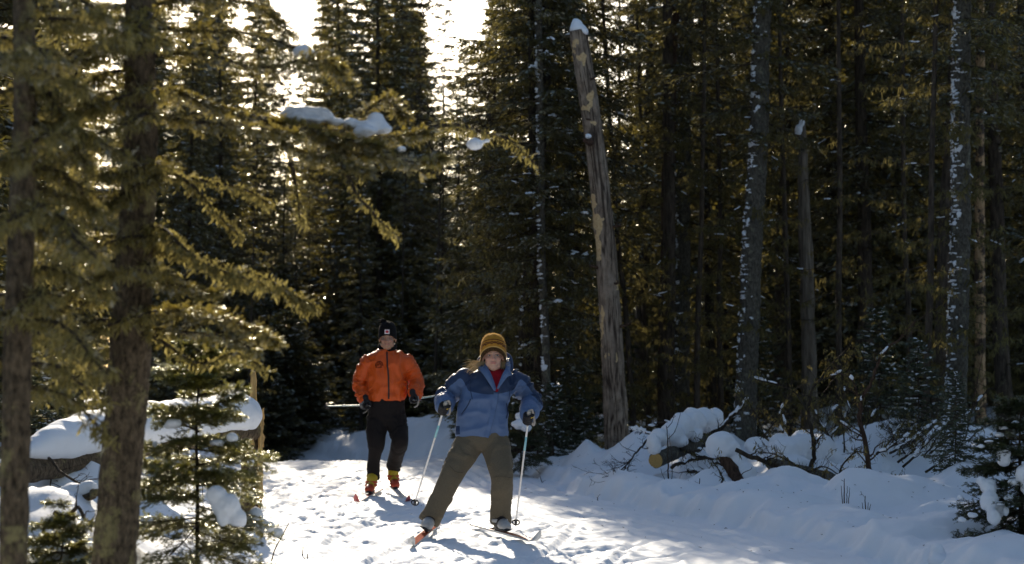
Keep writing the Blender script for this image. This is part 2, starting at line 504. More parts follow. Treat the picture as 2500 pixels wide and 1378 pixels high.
def needles(mb, p, d, L, r, nl=.014, w=.004, K=7, mat=0, flat=.6):
    """needled twiglets: p start, d direction, L length; K pairs of needle tufts each"""
    n = len(p)
    if n == 0: return
    d = nrm(d)
    up = np.tile(np.array((0, 0, 1.)), (n, 1)) + r.normal(0, .25, (n, 3))
    side = nrm(np.cross(d, up)); upv = np.cross(side, d)
    ks = (np.arange(K) + .5) / K
    a = p[:, None] + d[:, None] * (L[:, None] * ks[None])[..., None]                 # n,K,3
    T = []
    for sg in (-1, 1):
        th = r.uniform(-flat, flat, (n, K))
        sd = side[:, None] * (sg * np.cos(th))[..., None] + upv[:, None] * np.sin(th)[..., None]
        nd = nrm(d[:, None] * r.uniform(.5, 1.0, (n, K, 1)) + sd)
        ln = nl * r.uniform(.7, 1.2, (n, K, 1))
        t = np.stack([a - d[:, None] * w, a + d[:, None] * w, a + nd * ln], 2)
        T.append(t.reshape(-1, 3, 3))
    mb.tris(np.concatenate(T), mat)

def leaflets(mb, p, d, L, r, w=.010, mat=0):
    """twiglets seen from far: one ragged diamond each, folded along its axis"""
    n = len(p)
    if n == 0: return
    d = nrm(d); up = r.normal(0, 1, (n, 3)); side = nrm(np.cross(d, up))
    m = p + d * (L * .45)[:, None]; e = p + d * L[:, None]
    ww = (w * r.uniform(.6, 1.4, n))[:, None]
    q = np.stack([p, m + side * ww, e, m - side * ww], 1)
    mb.quads(q, mat)

def beard(mb, p, r, L=(.05, .16), w=.006, K=5, mat=2, spread=.45):
    """hanging beard lichen: K thin crooked strands from each point"""
    n = len(p)
    if n == 0: return
    T = []
    tl = r.uniform(L[0], L[1], n)
    for k in range(K):
        a = p + r.normal(0, .012, (n, 3))
        l = (tl * r.uniform(.45, 1.1, n))[:, None]
        o = r.normal(0, spread, (n, 3)); o[:, 2] = -1
        o = nrm(o)
        m = a + o * l * .5 + r.normal(0, .10, (n, 3)) * l
        e = m + nrm(o + r.normal(0, .35, (n, 3)) * np.array((1, 1, .2))) * l * .5
        sd = nrm(np.cross(o, r.normal(0, 1, (n, 3)))) * (w * r.uniform(.5, 1.3, (n, 1)))
        T.append(np.stack([a - sd * .6, a + sd * .6, m + sd, m - sd], 1))
        T.append(np.stack([m - sd, m + sd, e + sd * .1, e - sd * .1], 1))
    mb.quads(np.concatenate(T), mat)

def samp(path, t):
    n = len(path) - 1
    x = np.clip(t, 0, 1) * n; i = np.minimum(x.astype(int), n - 1); f = (x - i)[:, None]
    return path[i] * (1 - f) + path[i + 1] * f, nrm(path[i + 1] - path[i])

def bough(mb, path, r, width, n2, n3, leaf='far', t0=.12, lich=0, nl=.014, droop=.25, tipl=.07, mats=(0, 1, 2), wood=True, rad=.012, lw=.010, K=7, llen=(.05, .16), lichw=.006, flat3=.35, needle_density=1.0):
    """one conifer bough along a path: side twigs, twiglets with needles, and beard lichen"""
    path = np.asarray(path, float)
    if wood:
        mb.tube(path, np.linspace(rad, rad * .25, len(path)), 5, mats[1], caps=False)
    t = t0 + (1 - t0) * (np.arange(n2) + r.uniform(0, 1, n2)) / n2
    p, T = samp(path, t)
    sg = np.where(np.arange(n2) % 2 == 0, 1., -1.)
    side = nrm(np.cross(T, np.array((0, 0, 1.))))
    d = nrm(T * r.uniform(.55, 1.0, (n2, 1)) + side * (sg * r.uniform(.7, 1.1, n2))[:, None] + np.array((0, 0, 1.)) * (r.normal(0, .22, n2) - droop * .4)[:, None])
    prof = np.sin(np.clip((t - t0) / (1 - t0), 0, 1) * 2.6 + .35) ** .8
    prof = np.clip(np.nan_to_num(prof, nan=.15), .15, 1)
    L2 = width * prof * r.uniform(.6, 1.15, n2)
    bend = np.array((0, 0, -1.)) * droop
    if wood:
        for k in range(n2):
            a = p[k]; e = a + d[k] * L2[k] + bend * L2[k] * .5
            mb.tube(np.stack([a, a + d[k] * L2[k] * .5 + bend * L2[k] * .12, e]), [rad * .38, rad * .26, rad * .12], 3, mats[1], caps=False)
    # twiglets
    u = r.uniform(.05, 1, (n2, n3)); a = p[:, None] + d[:, None] * (L2[:, None] * u)[..., None] + bend * (L2[:, None] * u * u * .5)[..., None]
    s2 = nrm(np.cross(d, np.array((0, 0, 1.))))
    sg2 = np.where(r.uniform(0, 1, (n2, n3)) < .5, -1., 1.)
    d3 = nrm(d[:, None] * r.uniform(.5, 1.1, (n2, n3, 1)) + s2[:, None] * (sg2 * r.uniform(.4, 1.1, (n2, n3)))[..., None] + np.array((0, 0, 1.)) * (r.normal(0, flat3, (n2, n3)) - droop * .5)[..., None])
    L3 = tipl * r.uniform(.5, 1.3, (n2, n3)) * (1.15 - .5 * u)
    pa, da, La = a.reshape(-1, 3), d3.reshape(-1, 3), L3.ravel()
    # the axis tip carries twiglets as well
    if needle_density < 1:
        keep = r.uniform(0, 1, len(pa)) < needle_density
        pn, dn, Ln = pa[keep], da[keep], La[keep]
    else: pn, dn, Ln = pa, da, La
    if leaf == 'far': leaflets(mb, pn, dn, Ln, r, lw, mats[0])
    else: needles(mb, pn, dn, Ln, r, nl, lw, K, mats[0])
    if lich:
        idx = r.integers(0, len(pa), lich); q = pa[idx]
        q2, _ = samp(path, r.uniform(.02, 1, max(2, lich // 3)))
        beard(mb, np.vstack([q, q2]), r, llen, lichw, 4, mats[2])
    return pa

def wobble_path(p0, p1, n, amp, r, sag=0):
    t = np.linspace(0, 1, n)[:, None]
    p = p0 + (p1 - p0) * t
    s = r.uniform(0, 100)
    off = np.stack([noise3(t[:, 0] * 3 + s, k * 7.7, 0, 4) for k in range(3)], 1) * amp * np.sin(t * math.pi * .5)
    p = p + off; p[:, 2] += sag * np.sin(t[:, 0] * math.pi)
    return p

def trunk_mesh(mb, path, rad, sides=16, amp=.08, mat=0, seed=0, vsc=5, asc=3.0):
    """bark-relief trunk"""
    V, F3, F4 = tube_geo(path, rad, sides, caps=True, up=(0, 1, 0))
    n = len(path); c = np.repeat(path, sides, 0); dv = V[:n * sides] - c
    a = np.tile(np.arange(sides) / sides * 2 * math.pi, n); z = np.repeat(np.arange(n) * np.linalg.norm(path[-1] - path[0]) / n, sides)
    k = 1 + amp * fbm3(np.cos(a) * asc, np.sin(a) * asc, z * vsc, seed, 3) + amp * .6 * fbm3(np.cos(a) * asc * 3, np.sin(a) * asc * 3, z * vsc * 2, seed + 9, 2)
    V[:n * sides] = c + dv * k[:, None]
    b = mb.n
    mb.add(V, F4, mat)
    mb.f.append(F3 + b); mb.m.append(np.full(len(F3), mat, np.int32))

def snow_lump(mb, p, axis_dir, L, w, h, r, sub=1):
    a = nrm(np.asarray(axis_dir, float)); s = nrm(np.cross(a, (0, 0, 1.))); u = np.cross(s, a)
    rot = np.stack([a, s, u], 1)
    mb.ball(np.asarray(p) + u * h * .35, (L, w, h), 0, sub, r.uniform(0, 99), .28, rot)

# ------------------------------------------------------------------ tree prototypes (meshes shared by the copies)
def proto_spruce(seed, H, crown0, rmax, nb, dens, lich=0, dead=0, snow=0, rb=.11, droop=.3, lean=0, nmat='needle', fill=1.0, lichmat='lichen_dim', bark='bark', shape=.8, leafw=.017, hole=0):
    r = np.random.default_rng(seed)
    tr, cr, sn = MB(), MB(), MB()
    n = 26
    z = np.linspace(-.3, H, n)
    path = np.stack([lean * z / H * H * .08 + .03 * noise2(z * .6, seed, 1), .03 * noise2(z * .6, seed + 5, 2), z], 1)
    rad = rb * (1 - .88 * np.clip(z / H, 0, 1) ** .9) + .25 * rb * np.exp(-np.maximum(z, 0) * 5)
    trunk_mesh(tr, path, rad, 10, .08, 0, seed, 3)
    phi = r.uniform(0, 6.28)
    for k in range(nb):
        f = (k + r.uniform(0, 1)) / nb
        zz = crown0 + (H * .985 - crown0) * f ** .92
        phi += 2.399 + r.normal(0, .3)
        q = (zz - crown0) / (H - crown0)
        ln = rmax * ((1 - q) ** shape) * r.uniform(.65, 1.12) * (.55 + .45 * min(1, q * 6 + .2)) + .10
        if hole and noise2(np.array([zz * .7]), np.array([phi % 6.28]), seed)[0] > .35: ln *= .5
        d = np.array((math.cos(phi), math.sin(phi), 0)); b = np.array((np.interp(zz, z, path[:, 0]), np.interp(zz, z, path[:, 1]), zz))
        rise = .35 * q - .22 * (1 - q) - droop * .3
        pth = np.stack([b, b + d * ln * .5 + np.array((0, 0, ln * rise * .35)), b + d * ln + np.array((0, 0, ln * (rise * .6 - droop * .3 + .12)))])
        pth = smooth_path(pth, 6)
        n2 = max(6, int(ln * 15 * dens)); n3 = max(8, int(15 * dens))
        bough(cr, pth, r, ln * .42 + .05, n2, n3, 'far', .10, int(lich * ln), tipl=.15 * fill, droop=droop, lw=leafw, rad=.010 + .006 * ln, llen=(.04, .16), lichw=.007)
        if snow and r.uniform() < snow:
            t_ = r.uniform(.3, .8)
            for q_ in range(r.integers(2, 6)):
                t = np.array([min(.97, t_ + r.uniform(-.12, .25))]); pp, dd = samp(pth, t)
                snow_lump(sn, pp[0] + r.normal(0, .035, 3) * np.array((1, 1, .2)), dd[0] + r.normal(0, .25, 3), r.uniform(.02, .09) , r.uniform(.015, .05), r.uniform(.008, .022), r)
    for k in range(dead):      # dead lower branches, bare or hung with lichen
        zz = r.uniform(.5, crown0 + (H - crown0) * .25); phi = r.uniform(0, 6.28); ln = r.uniform(.4, 1.5) * min(1, rmax)
        b = np.array((np.interp(zz, z, path[:, 0]), np.interp(zz, z, path[:, 1]), zz)); d = np.array((math.cos(phi), math.sin(phi), r.uniform(-.45, .15)))
        pth = wobble_path(b, b + d * ln, 6, .10, r, -.04)
        bough(cr, pth, r, ln * .35, int(6 * ln) + 3, 4, 'far', .2, int(lich * ln * 1.3) + 2, tipl=.05, lw=.004, rad=.007, llen=(.03, .15), lichw=.006, needle_density=.25)
        if snow and r.uniform() < .3:
            pp, dd = samp(pth, r.uniform(.2, .6) + np.arange(3) * .05)
            for a_, b_ in zip(pp, dd): snow_lump(sn, a_ + (0, 0, .008), b_, r.uniform(.018, .05), r.uniform(.008, .014), r.uniform(.006, .012), r)
    return dict(trunk=tr.mesh("trunk"), crown=cr.mesh("crown"), snow=sn.mesh("snow") if sn.v else None, mats=(M[nmat], M['twig'], M[lichmat]), bark=M[bark], H=H, R=rmax)

def proto_birch(seed, H, rb=.05, nb=26, lean=.6, spread=.9):
    r = np.random.default_rng(seed); tr, cr = MB(), MB()
    z = np.linspace(-.3, H, 24)
    path = np.stack([lean * (z / H) ** 1.5 + .12 * noise2(z * .5, seed, 1), .1 * noise2(z * .5, seed + 4, 1), z], 1)
    trunk_mesh(tr, path, rb * (1 - .85 * np.clip(z / H, 0, 1)), 8, .04, 0, seed)
    for k in range(nb):
        f = r.uniform(.35, .99); zz = H * f; phi = r.uniform(0, 6.28); ln = spread * r.uniform(.5, 1.4) * (1.3 - f)
        b = np.array([np.interp(zz, z, path[:, i]) for i in range(3)]); d = np.array((math.cos(phi), math.sin(phi), r.uniform(.2, .9)))
        pth = wobble_path(b, b + d * ln, 7, .15, r)
        cr.tube(pth, np.linspace(.014, .005, 7), 4, 0, caps=False)
        for j in range(9):
            pp, dd = samp(pth, r.uniform(.2, 1, 1)); d2 = nrm(dd[0] + r.normal(0, .7, 3)); l2 = ln * r.uniform(.2, .5)
            p2 = wobble_path(pp[0], pp[0] + d2 * l2, 5, .08, r); cr.tube(p2, np.linspace(.007, .004, 5), 3, 0, caps=False)
            for i in range(4):
                p3, d3 = samp(p2, r.uniform(.2, 1, 1)); e = p3[0] + nrm(d3[0] + r.normal(0, .6, 3)) * l2 * .5
                cr.tube(np.stack([p3[0], e]), [.005, .003], 3, 0, caps=False)
    return dict(trunk=tr.mesh("trunk"), crown=cr.mesh("crown"), snow=None, mats=(M['twig'],), bark=M['birch'], H=H, R=spread)

_first = {}
def plant(pr, name, label, cat, x, y, s=1.0, rot=None, group=None, z=None, sx=1.0):
    """a tree built from a prototype: Empty > trunk, crown, snow; copies share mesh data"""
    z = g1(x, y) - .05 if z is None else z
    t = thing(name, label, cat, (x, y, z), group)
    t.rotation_euler = (rng.normal(0, .024), rng.normal(0, .024), rng.uniform(0, 6.28) if rot is None else rot)
    t.scale = (s * sx, s * sx, s)
    for nm, mats in (("trunk", (pr['bark'],)), ("crown", pr['mats']), ("snow", (M['snow_soft'],))):
        me = pr.get(nm)
        if me is None: continue
        if not me.materials:
            for m in mats: me.materials.append(m)
            if len(me.polygons): me.polygons.foreach_set("use_smooth", np.full(len(me.polygons), nm != "crown"))
        o = bpy.data.objects.new(nm, me); COL.objects.link(o); o.parent = t
        if nm == "snow": o["kind"] = "stuff"
    return t

# ------------------------------------------------------------------ the forest
LMK = [(-30, "the left picture edge"), (45, "the far-left trunk"), (310, "the near lichen-crusted trunk"), (487, "the sunlit sapling"), (622, "the splintered stump"), (790, "the man's pole basket"), (946, "the man's hat"), (1075, "the gap between the skiers"), (1204, "the woman's hat"), (1330, "the woman's right pole"), (1480, "the broken snag"), (1625, "the reddish trunk"), (1740, "the sagging snow sheet"), (1835, "the snow-flecked trunk"), (1968, "the grey stub"), (2120, "the crooked dead sapling"), (2230, "the slanting tangle"), (2340, "the snow-plastered trunk"), (2440, "the snow-laden fir"), (2530, "the right picture edge")]
ORD = ["first", "second", "third", "fourth", "fifth", "sixth", "seventh", "eighth", "ninth", "tenth", "eleventh", "twelfth", "thirteenth", "fourteenth", "fifteenth", "sixteenth"]
_cnt = {}
def where(px, label):
    i = max(k for k in range(len(LMK)) if LMK[k][0] <= px); i = min(i, len(LMK) - 2)
    kind = " ".join(label.split()[:3 if label.startswith(("tall", "far d", "low", "slim", "distant")) else 2]); key = (i, kind); _cnt[key] = _cnt.get(key, 0) + 1
    return "%s %s between %s and %s" % (ORD[_cnt[key] - 1], kind, LMK[i][1].replace("the ", "", 1), LMK[i + 1][1].replace("the ", "", 1))
PR = {}
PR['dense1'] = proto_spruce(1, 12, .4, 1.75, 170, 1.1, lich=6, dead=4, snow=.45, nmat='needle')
PR['dense2'] = proto_spruce(2, 12, .7, 1.5, 150, 1.1, lich=10, dead=8, snow=.35, nmat='needle', droop=.42)
PR['old1'] = proto_spruce(3, 15, 3.2, 1.7, 100, 1.3, fill=.62, leafw=.011, lich=22, dead=34, snow=.3, rb=.14, droop=.4, nmat='needle')
PR['old2'] = proto_spruce(4, 16, 4.5, 1.6, 90, 1.25, fill=.62, leafw=.011, lich=26, dead=44, snow=.35, rb=.13, droop=.45, nmat='needle', hole=1)
PR['slim'] = proto_spruce(5, 11, 2.0, .9, 85, 1.3, fill=.55, leafw=.010, lich=20, dead=26, snow=.3, rb=.075, droop=.35, nmat='needle', bark='bark_dark')
PR['lacy'] = proto_spruce(6, 13, 1.2, 1.5, 90, 1.2, fill=.6, leafw=.0105, lich=26, dead=30, snow=.45, rb=.10, droop=.5, nmat='needle', bark='bark_dark', hole=1)
PR['young'] = proto_spruce(7, 3.2, .15, .95, 62, 1.3, lich=1, dead=0, snow=.85, rb=.03, droop=.25, nmat='needle_shade', leafw=.012, fill=.7)
PR['young2'] = proto_spruce(8, 2.2, .1, .75, 46, 1.3, lich=0, dead=0, snow=.9, rb=.024, droop=.22, nmat='needle_shade', leafw=.011, fill=.65)
PR['lowfir'] = proto_spruce(9, 3.2, .1, 1.1, 80, 1.2, lich=2, dead=0, snow=.25, rb=.035, droop=.3, nmat='needle', leafw=.015, fill=.8)
PR['pole'] = proto_spruce(10, 12, 6.5, .7, 40, 1.0, fill=.6, leafw=.011, lich=14, dead=40, snow=.2, rb=.05, droop=.35, nmat='needle', bark='bark')
PR['birch1'] = proto_birch(11, 11, .095, 40, 1.0)
PR['birch2'] = proto_birch(12, 10, .055, 30, -.6, .8)

# places the sun has to reach: the left side of the trail, the skiers and the near spruces
SUNPTS = [(-1.2, 13.2, .1), (-.6, 13.2, .1), (.4, 13.4, .1), (-1.5, 15, .1), (-.7, 15, .1), (.2, 15, .1), (-.3, 15.4, 1.3), (-.2, 15.4, .8), (-1.8, 17, .1), (-.9, 17, .1), (-.2, 17.5, .1),
          (-2, 19, .1), (-1.2, 19.5, .1), (-.7, 19.5, .1), (-1.3, 20.6, 1.5), (-1.3, 20.6, .8), (-2.4, 22, .1), (-1.6, 22, .1), (-1.0, 22, .1), (-3, 25, .1), (-2.2, 25, .1), (-1.7, 25, .1), (-3.4, 27.5, .1), (-2.5, 27.5, .1), (-2.1, 28.5, .1),
          (-2.0, 9, 1.4), (-1.6, 9.2, 2.4), (-1.1, 9.4, 2.4), (-.6, 9.6, 2.4), (-1.9, 9, .8), (-1.55, 10.6, .8), (-1.2, 10.6, .4), (-2.1, 15.5, 1.0), (-2.8, 14, .9), (-2.4, 8.6, 2.2), (-2.4, 8.6, 1.2)]
TZ = SZ / math.hypot(SX, SY); TX = SX / SY
def max_h(x, y, rad):
    m = 99.
    for sx_, sy_, sz_ in SUNPTS:
        t = y - sy_
        if t < 1: continue
        if abs(sx_ + TX * t - x) < rad: m = min(m, sz_ + TZ * math.hypot(t, TX * t))
    return m

PLACED = []
def free(x, y, dmin):
    return all((x - a) ** 2 + (y - b) ** 2 > (dmin * (1 if c is None else c)) ** 2 for a, b, c in PLACED)

def tree_at(kind, px, d, H, name, label, cat='tree', group=None, sx=1.0, rot=None, lit=True):
    """plant a tree whose stem stands under photograph column px at distance d"""
    x = (px - 1250) / FPX * d; pr = PR[kind]
    PLACED.append((x, d, 1.0))
    return plant(pr, name, label, cat, x, d, H / pr['H'], rot, group, sx=sx * min(1.35, max(.8, pr['H'] / H)) if H > pr['H'] else sx)

SP, BI, YF = "spruce_tree", "birch_tree", "young_fir"
# centre, behind the skiers
tree_at('dense1', 925, 45, 12.2, SP, "broad dark spruce rising behind the man in the orange jacket", sx=1.1)
tree_at('dense2', 1010, 49, 13.5, SP, "dark spruce just right of the broad spruce behind the man in orange")
tree_at('dense1', 545, 41, 9.5, SP, "dark bushy spruce seen under the long snowy bough, left of the trail end")
tree_at('dense2', 445, 36, 8.2, SP, "dark spruce close behind the near trunk, left of the splintered stump")
tree_at('lacy', 705, 58, 8.2, SP, "thin lacy spruce below the left gap of bright sky")
tree_at('dense2', 790, 62, 11.5, SP, "tall spruce forming the right side of the left gap of bright sky")
tree_at('lacy', 690, 47, 6.2, SP, "low spruce standing over the far end of the trail")
tree_at('dense2', 1190, 52, 9.2, SP, "spruce top showing below the right gap of bright sky")
tree_at('lacy', 1110, 44, 7.2, SP, "lacy spruce between the two skiers, behind the shaded snow bank")
tree_at('slim', 1075, 38, 6.0, SP, "slim spruce standing on the snow bank between the two skiers")
tree_at('slim', 885, 37.5, 6.0, SP, "slim stem on the snow mound at the man's left")
tree_at('birch1', 1110, 31, 8.8, BI, "leaning bare birch with fine twigs against the right gap of sky", rot=3.3)
tree_at('birch2', 640, 40, 8.0, BI, "thin pale birch stem below the long snowy bough", rot=3.0)
tree_at('birch2', 705, 66, 13.5, BI, "bare birch silhouetted in the left gap of bright sky", rot=1.0)
tree_at('birch1', 830, 42, 6.2, BI, "thin grey leaning stem left of the man's hat", rot=3.6)
tree_at('birch2', 1215, 27, 5.6, BI, "thin pale leaning birch stem beside the woman's hat", rot=0.4)
for q_, (px_, d_, h_, lab_) in enumerate(((395, 50, 12.0, "dark spruce right behind the near lichen-crusted trunk"), (470, 55, 12.5, "tall far spruce above the near boughs, third from the left sky gap"), (530, 52, 11.8, "far spruce above the near boughs, second from the left sky gap"), (600, 57, 12.6, "far spruce forming the left side of the left sky gap"), (500, 46, 10.5, "bushy dark spruce behind the splintered stump"), (620, 50, 7.5, "low dark spruce just right above the splintered stump"), (860, 56, 11.8, "dark spruce left of the broad spruce behind the man"), (985, 55, 11.5, "dark spruce filling the gap right of the broad spruce behind the man"), (1045, 60, 12.5, "far spruce left of the right sky gap"), (845, 50, 12.0, "dense dark spruce crown just right of the left sky gap"), (905, 54, 12.6, "dense dark crown behind the broad spruce behind the man"), (965, 50, 12.0, "dense dark spruce between the broad spruce and the leaning birch"), (1235, 44, 12.0, "dark spruce forming the right side of the right sky gap"))):
    tree_at('dense1' if q_ % 2 else 'dense2', px_, d_, h_, SP, lab_, sx=1.1)
for q_, (px_, d_, h_) in enumerate(((650, 36.5, 1.8), (690, 38, 2.6), (730, 39, 2.2), (915, 40, 2.4), (960, 38.5, 2.2), (1000, 41, 3.2), (1040, 42, 3.0), (1090, 41, 2.6), (1130, 39, 2.8), (1160, 36, 2.2), (1235, 33, 2.4), (715, 45, 3.6), (750, 48, 4.0), (900, 46, 3.5), (950, 48, 4), (600, 38, 2.4), (560, 36, 2.6), (1065, 47, 4.2), (1130, 47, 4.0), (670, 42, 3.2))):
    tree_at('lowfir', px_, d_, h_, YF, where(px_, "low bushy fir"), 'fir', sx=1.3)
# right, along the edge of the woods
tree_at('old1', 1295, 27.5, 13.5, SP, "thick dark spruce trunk just right of the woman's raised hood", sx=1.0)
tree_at('lacy', 1322, 26.3, 11.5, SP, "slender lichen-spotted spruce right of the woman's gloved hand", sx=.9)
tree_at('slim', 1345, 29, 10.5, SP, "thin dark stem between the slender spruce and the broken snag")
tree_at('dense2', 1190, 31, 7.2, SP, "lichen-hung spruce with drooping snowy boughs above the woman's hat", sx=1.05)
tree_at('lacy', 1380, 33, 12.5, SP, "spruce behind the broken snag on its left side")
tree_at('old2', 1628, 29.5, 15, SP, "reddish dark spruce trunk right of the broken snag")
tree_at('old1', 1560, 35, 14, SP, "spruce in the gap right behind the broken snag")
tree_at('lacy', 1740, 33, 12.5, SP, "lichen-hung spruce between the reddish trunk and the snow-flecked trunk")
tree_at('old2', 1900, 34, 15, SP, "shaded spruce between the snow-flecked trunk and the grey dead stub")
tree_at('old2', 2290, 27, 15, SP, "thin dark trunk left of the snow-plastered trunk at the right edge")
tree_at('old1', 2120, 31, 15, SP, "shaded spruce behind the crooked dead saplings")
tree_at('old1', 2450, 30, 15, SP, "shaded spruce at the right edge of the picture")
for q_, (px_, d_, h_) in enumerate(((1060, 36, 8), (1150, 37, 8.5), (1240, 35, 10), (1268, 30, 11), (1357, 27.6, 11), (1412, 31, 11), (1432, 36, 12), (1545, 29, 12), (1585, 33, 12), (1700, 28.5, 12), (1765, 31, 13), (1930, 29, 13), (2050, 28, 13), (2215, 29, 13), (2255, 25, 13), (980, 40, 7), (760, 44, 6.5), (720, 40, 5.5), (600, 33, 6.5), (1500, 38, 13))):
    tree_at('pole', px_, d_, h_, SP, where(px_, "slim bare trunk"), sx=1.0)
for q_, (px_, d_, h_) in enumerate(((660, 76, 12.6), (745, 73, 12.9), (700, 90, 15.0), (805, 68, 15.5), (1090, 72, 13.0), (1150, 68, 12.6), (1120, 84, 13.5), (1195, 74, 13.5), (420, 70, 17), (480, 74, 17.5), (550, 72, 17), (615, 80, 17.5), (380, 62, 15), (850, 76, 18), (930, 74, 18), (1010, 78, 18))):
    tree_at('dense2' if q_ % 2 else 'lacy', px_, d_, h_, SP, where(px_, "distant hazy spruce"), sx=1.15)
# young firs
tree_at('young', 1400, 27, 1.55, YF, "snow-dusted young fir left of the broken snag's base", 'fir')
tree_at('young', 1475, 30, 2.6, YF, "tall young fir half hidden behind the broken snag", 'fir')
tree_at('young2', 1350, 25.6, 1.0, YF, "small snowy fir by the woman's ski pole hand", 'fir')
tree_at('young', 2330, 18.2, .95, YF, "small snow-laden fir at the foot of the snow-plastered trunk", 'fir')
tree_at('young', 2150, 26, 1.9, YF, "young fir in deep shade behind the big snow heap", 'fir')
tree_at('young2', 2240, 21.5, 1.1, YF, "low fir with snow on its twigs right of the crooked dead sapling", 'fir')
tree_at('young', 1850, 29, 2.0, YF, "young fir just behind the snow-flecked trunk", 'fir')
tree_at('young2', 120, 17, 1.1, YF, "snowy young fir behind the left end of the fallen log", 'fir')

# fill: the woods to the right, behind, to the left and round the photographer
def fill(n, xlo, xhi, ylo, yhi, kinds, hlo, hhi, label, group, dmin, hmin=5, seed=0, margin=1.2, edge=True):
    r = np.random.default_rng(seed); k = 0; tries = 0
    while k < n and tries < n * 60:
        tries += 1
        y = r.uniform(ylo, yhi); x = r.uniform(xlo, xhi)
        if edge and xl(y) - margin < x < xr(y) + margin: continue
        if not free(x, y, dmin): continue
        kind = kinds[r.integers(len(kinds))]; pr = PR[kind]
        h = r.uniform(hlo, hhi); h = min(h, max_h(x, y, pr['R'] * h / pr['H'] * .85 + .15))
        if h < hmin: continue
        PLACED.append((x, y, None))
        px_ = 1250 + x / max(y, .1) * FPX
        lab, grp = (label, group)
        if y > 5 and -20 < px_ < 2520: lab = where(px_, label)
        plant(pr, SP, lab, 'tree', x, y, h / pr['H'], r.uniform(0, 6.28), grp, sx=r.uniform(.9, 1.2)); k += 1
    return k
n1 = fill(36, 1.0, 13, 28, 62, ['old2', 'lacy', 'slim', 'lacy', 'old1'], 10, 14, "tall dark spruce deep in the shaded woods right of the trail", "spruces deep in the woods on the right", 1.25, seed=1)
n2 = fill(64, 2.5, 44, 44, 110, ['dense1', 'dense2', 'dense1'], 14, 19, "far dark spruce filling the background of the right-hand woods", "far spruces on the right", 1.9, seed=2)
nm_ = fill(26, 4.0, 14, 33, 60, ['old1', 'dense2', 'lacy'], 13, 17, "tall dark spruce deep in the shaded woods right of the trail", "spruces deep in the woods on the right", 1.2, seed=13)
nl_ = fill(34, 1.2, 17, 31, 54, ['lowfir', 'lowfir', 'dense2'], 2.4, 5.0, "low bushy fir in the shade under the tall right-hand spruces", "low firs under the spruces on the right", .9, hmin=1.5, seed=12)
n3 = fill(34, -14, 1, 50, 100, ['dense1', 'dense2', 'lacy'], 7, 13, "far spruce beyond the bend of the trail", "far spruces beyond the bend", 1.7, seed=3, hmin=4, edge=False)
n4 = fill(30, -15, -5.2, 17, 48, ['dense1', 'dense2', 'lacy'], 7, 14, "dark spruce in the woods behind the near trunks on the left", "spruces in the woods on the left", 1.3, seed=4, hmin=4)
n5 = fill(26, -30, -8, 30, 90, ['dense1', 'old1'], 11, 16, "far dark spruce filling the background of the left-hand woods", "far spruces on the left", 2.0, seed=5, hmin=6, edge=False)
n6 = fill(34, -16, 20, -26, -5, ['dense1', 'old1', 'old2'], 13, 18, "spruce standing behind the photographer", "spruces behind the photographer", 2.2, seed=6, edge=False)
n7 = fill(18, 6, 18, -4, 22, ['old1', 'old2', 'dense2'], 12, 16, "spruce of the right-hand woods beside the trail, outside the picture", "spruces beside the trail on the right", 2.0, seed=7)
n8 = fill(14, -20, -5.5, -4, 16, ['old1', 'dense1'], 10, 15, "spruce of the left-hand woods beside the trail, outside the picture", "spruces beside the trail on the left", 2.0, seed=8)
print("FILL", n1, n2, n3, n4, n5, n6, n7, n8)

# ------------------------------------------------------------------ builders for single things
def blob(ells, size=.014, it=4, amp=.012, seed=0, freq=9):
    """snow heap: union of ellipsoids (centre, radii), remeshed, softened and dimpled"""
    b = MB()
    for c, rr in ells: b.ball(c, rr, 0, 2)
    me = vox(b, size, it, "snow")
    V, N = getv(me), getn(me)
    d = fbm3(V[:, 0] * freq, V[:, 1] * freq, V[:, 2] * freq, seed, 3) * amp
    setv(me, V + N * d[:, None]); return me

def pxpath(pts, n): return smooth_path([P(*p) for p in pts], n)

def twiggy(mb, path, r, r0, r1, ntw, ltw, mat=0, sides=6, spiky=1.0, lich=0, lm=1):
    """a bare branch with crooked side twigs"""
    path = path + np.stack([noise3(np.arange(len(path)) * .7 + r.uniform(0, 99), k * 3., 0, 2) for k in range(3)], 1) * r0 * .6
    mb.tube(path, np.linspace(r0, r1, len(path)), sides, mat)
    pts = [path]
    for k in range(ntw):
        t = r.uniform(.12, .97, 1); p, d = samp(path, t)
        q = nrm(np.cross(d[0], r.normal(0, 1, 3))); q[2] = abs(q[2]) * .8
        e = nrm(d[0] * .6 + q * spiky); L = ltw * r.uniform(.4, 1.2)
        w = wobble_path(p[0], p[0] + e * L, 6, L * .18, r)
        rr = (r0 + (r1 - r0) * t[0]) * .42
        mb.tube(w, np.linspace(max(rr, .0022), .0014, 6), 4, mat, caps=False); pts.append(w)
        for j in range(int(2 + L * 8)):
            p3, d3 = samp(w, r.uniform(.2, 1, 1)); e3 = p3[0] + nrm(d3[0] + r.normal(0, .8, 3)) * L * r.uniform(.15, .4)
            mb.tube(np.stack([p3[0], (p3[0] + e3) / 2 + r.normal(0, .006, 3), e3]), [.0024, .0018, .001], 3, mat, caps=False)
    if lich:
        al = np.vstack(pts); beard(mb, al[r.integers(0, len(al), lich)], r, (.02, .07), .005, 4, lm, .5)
    return path

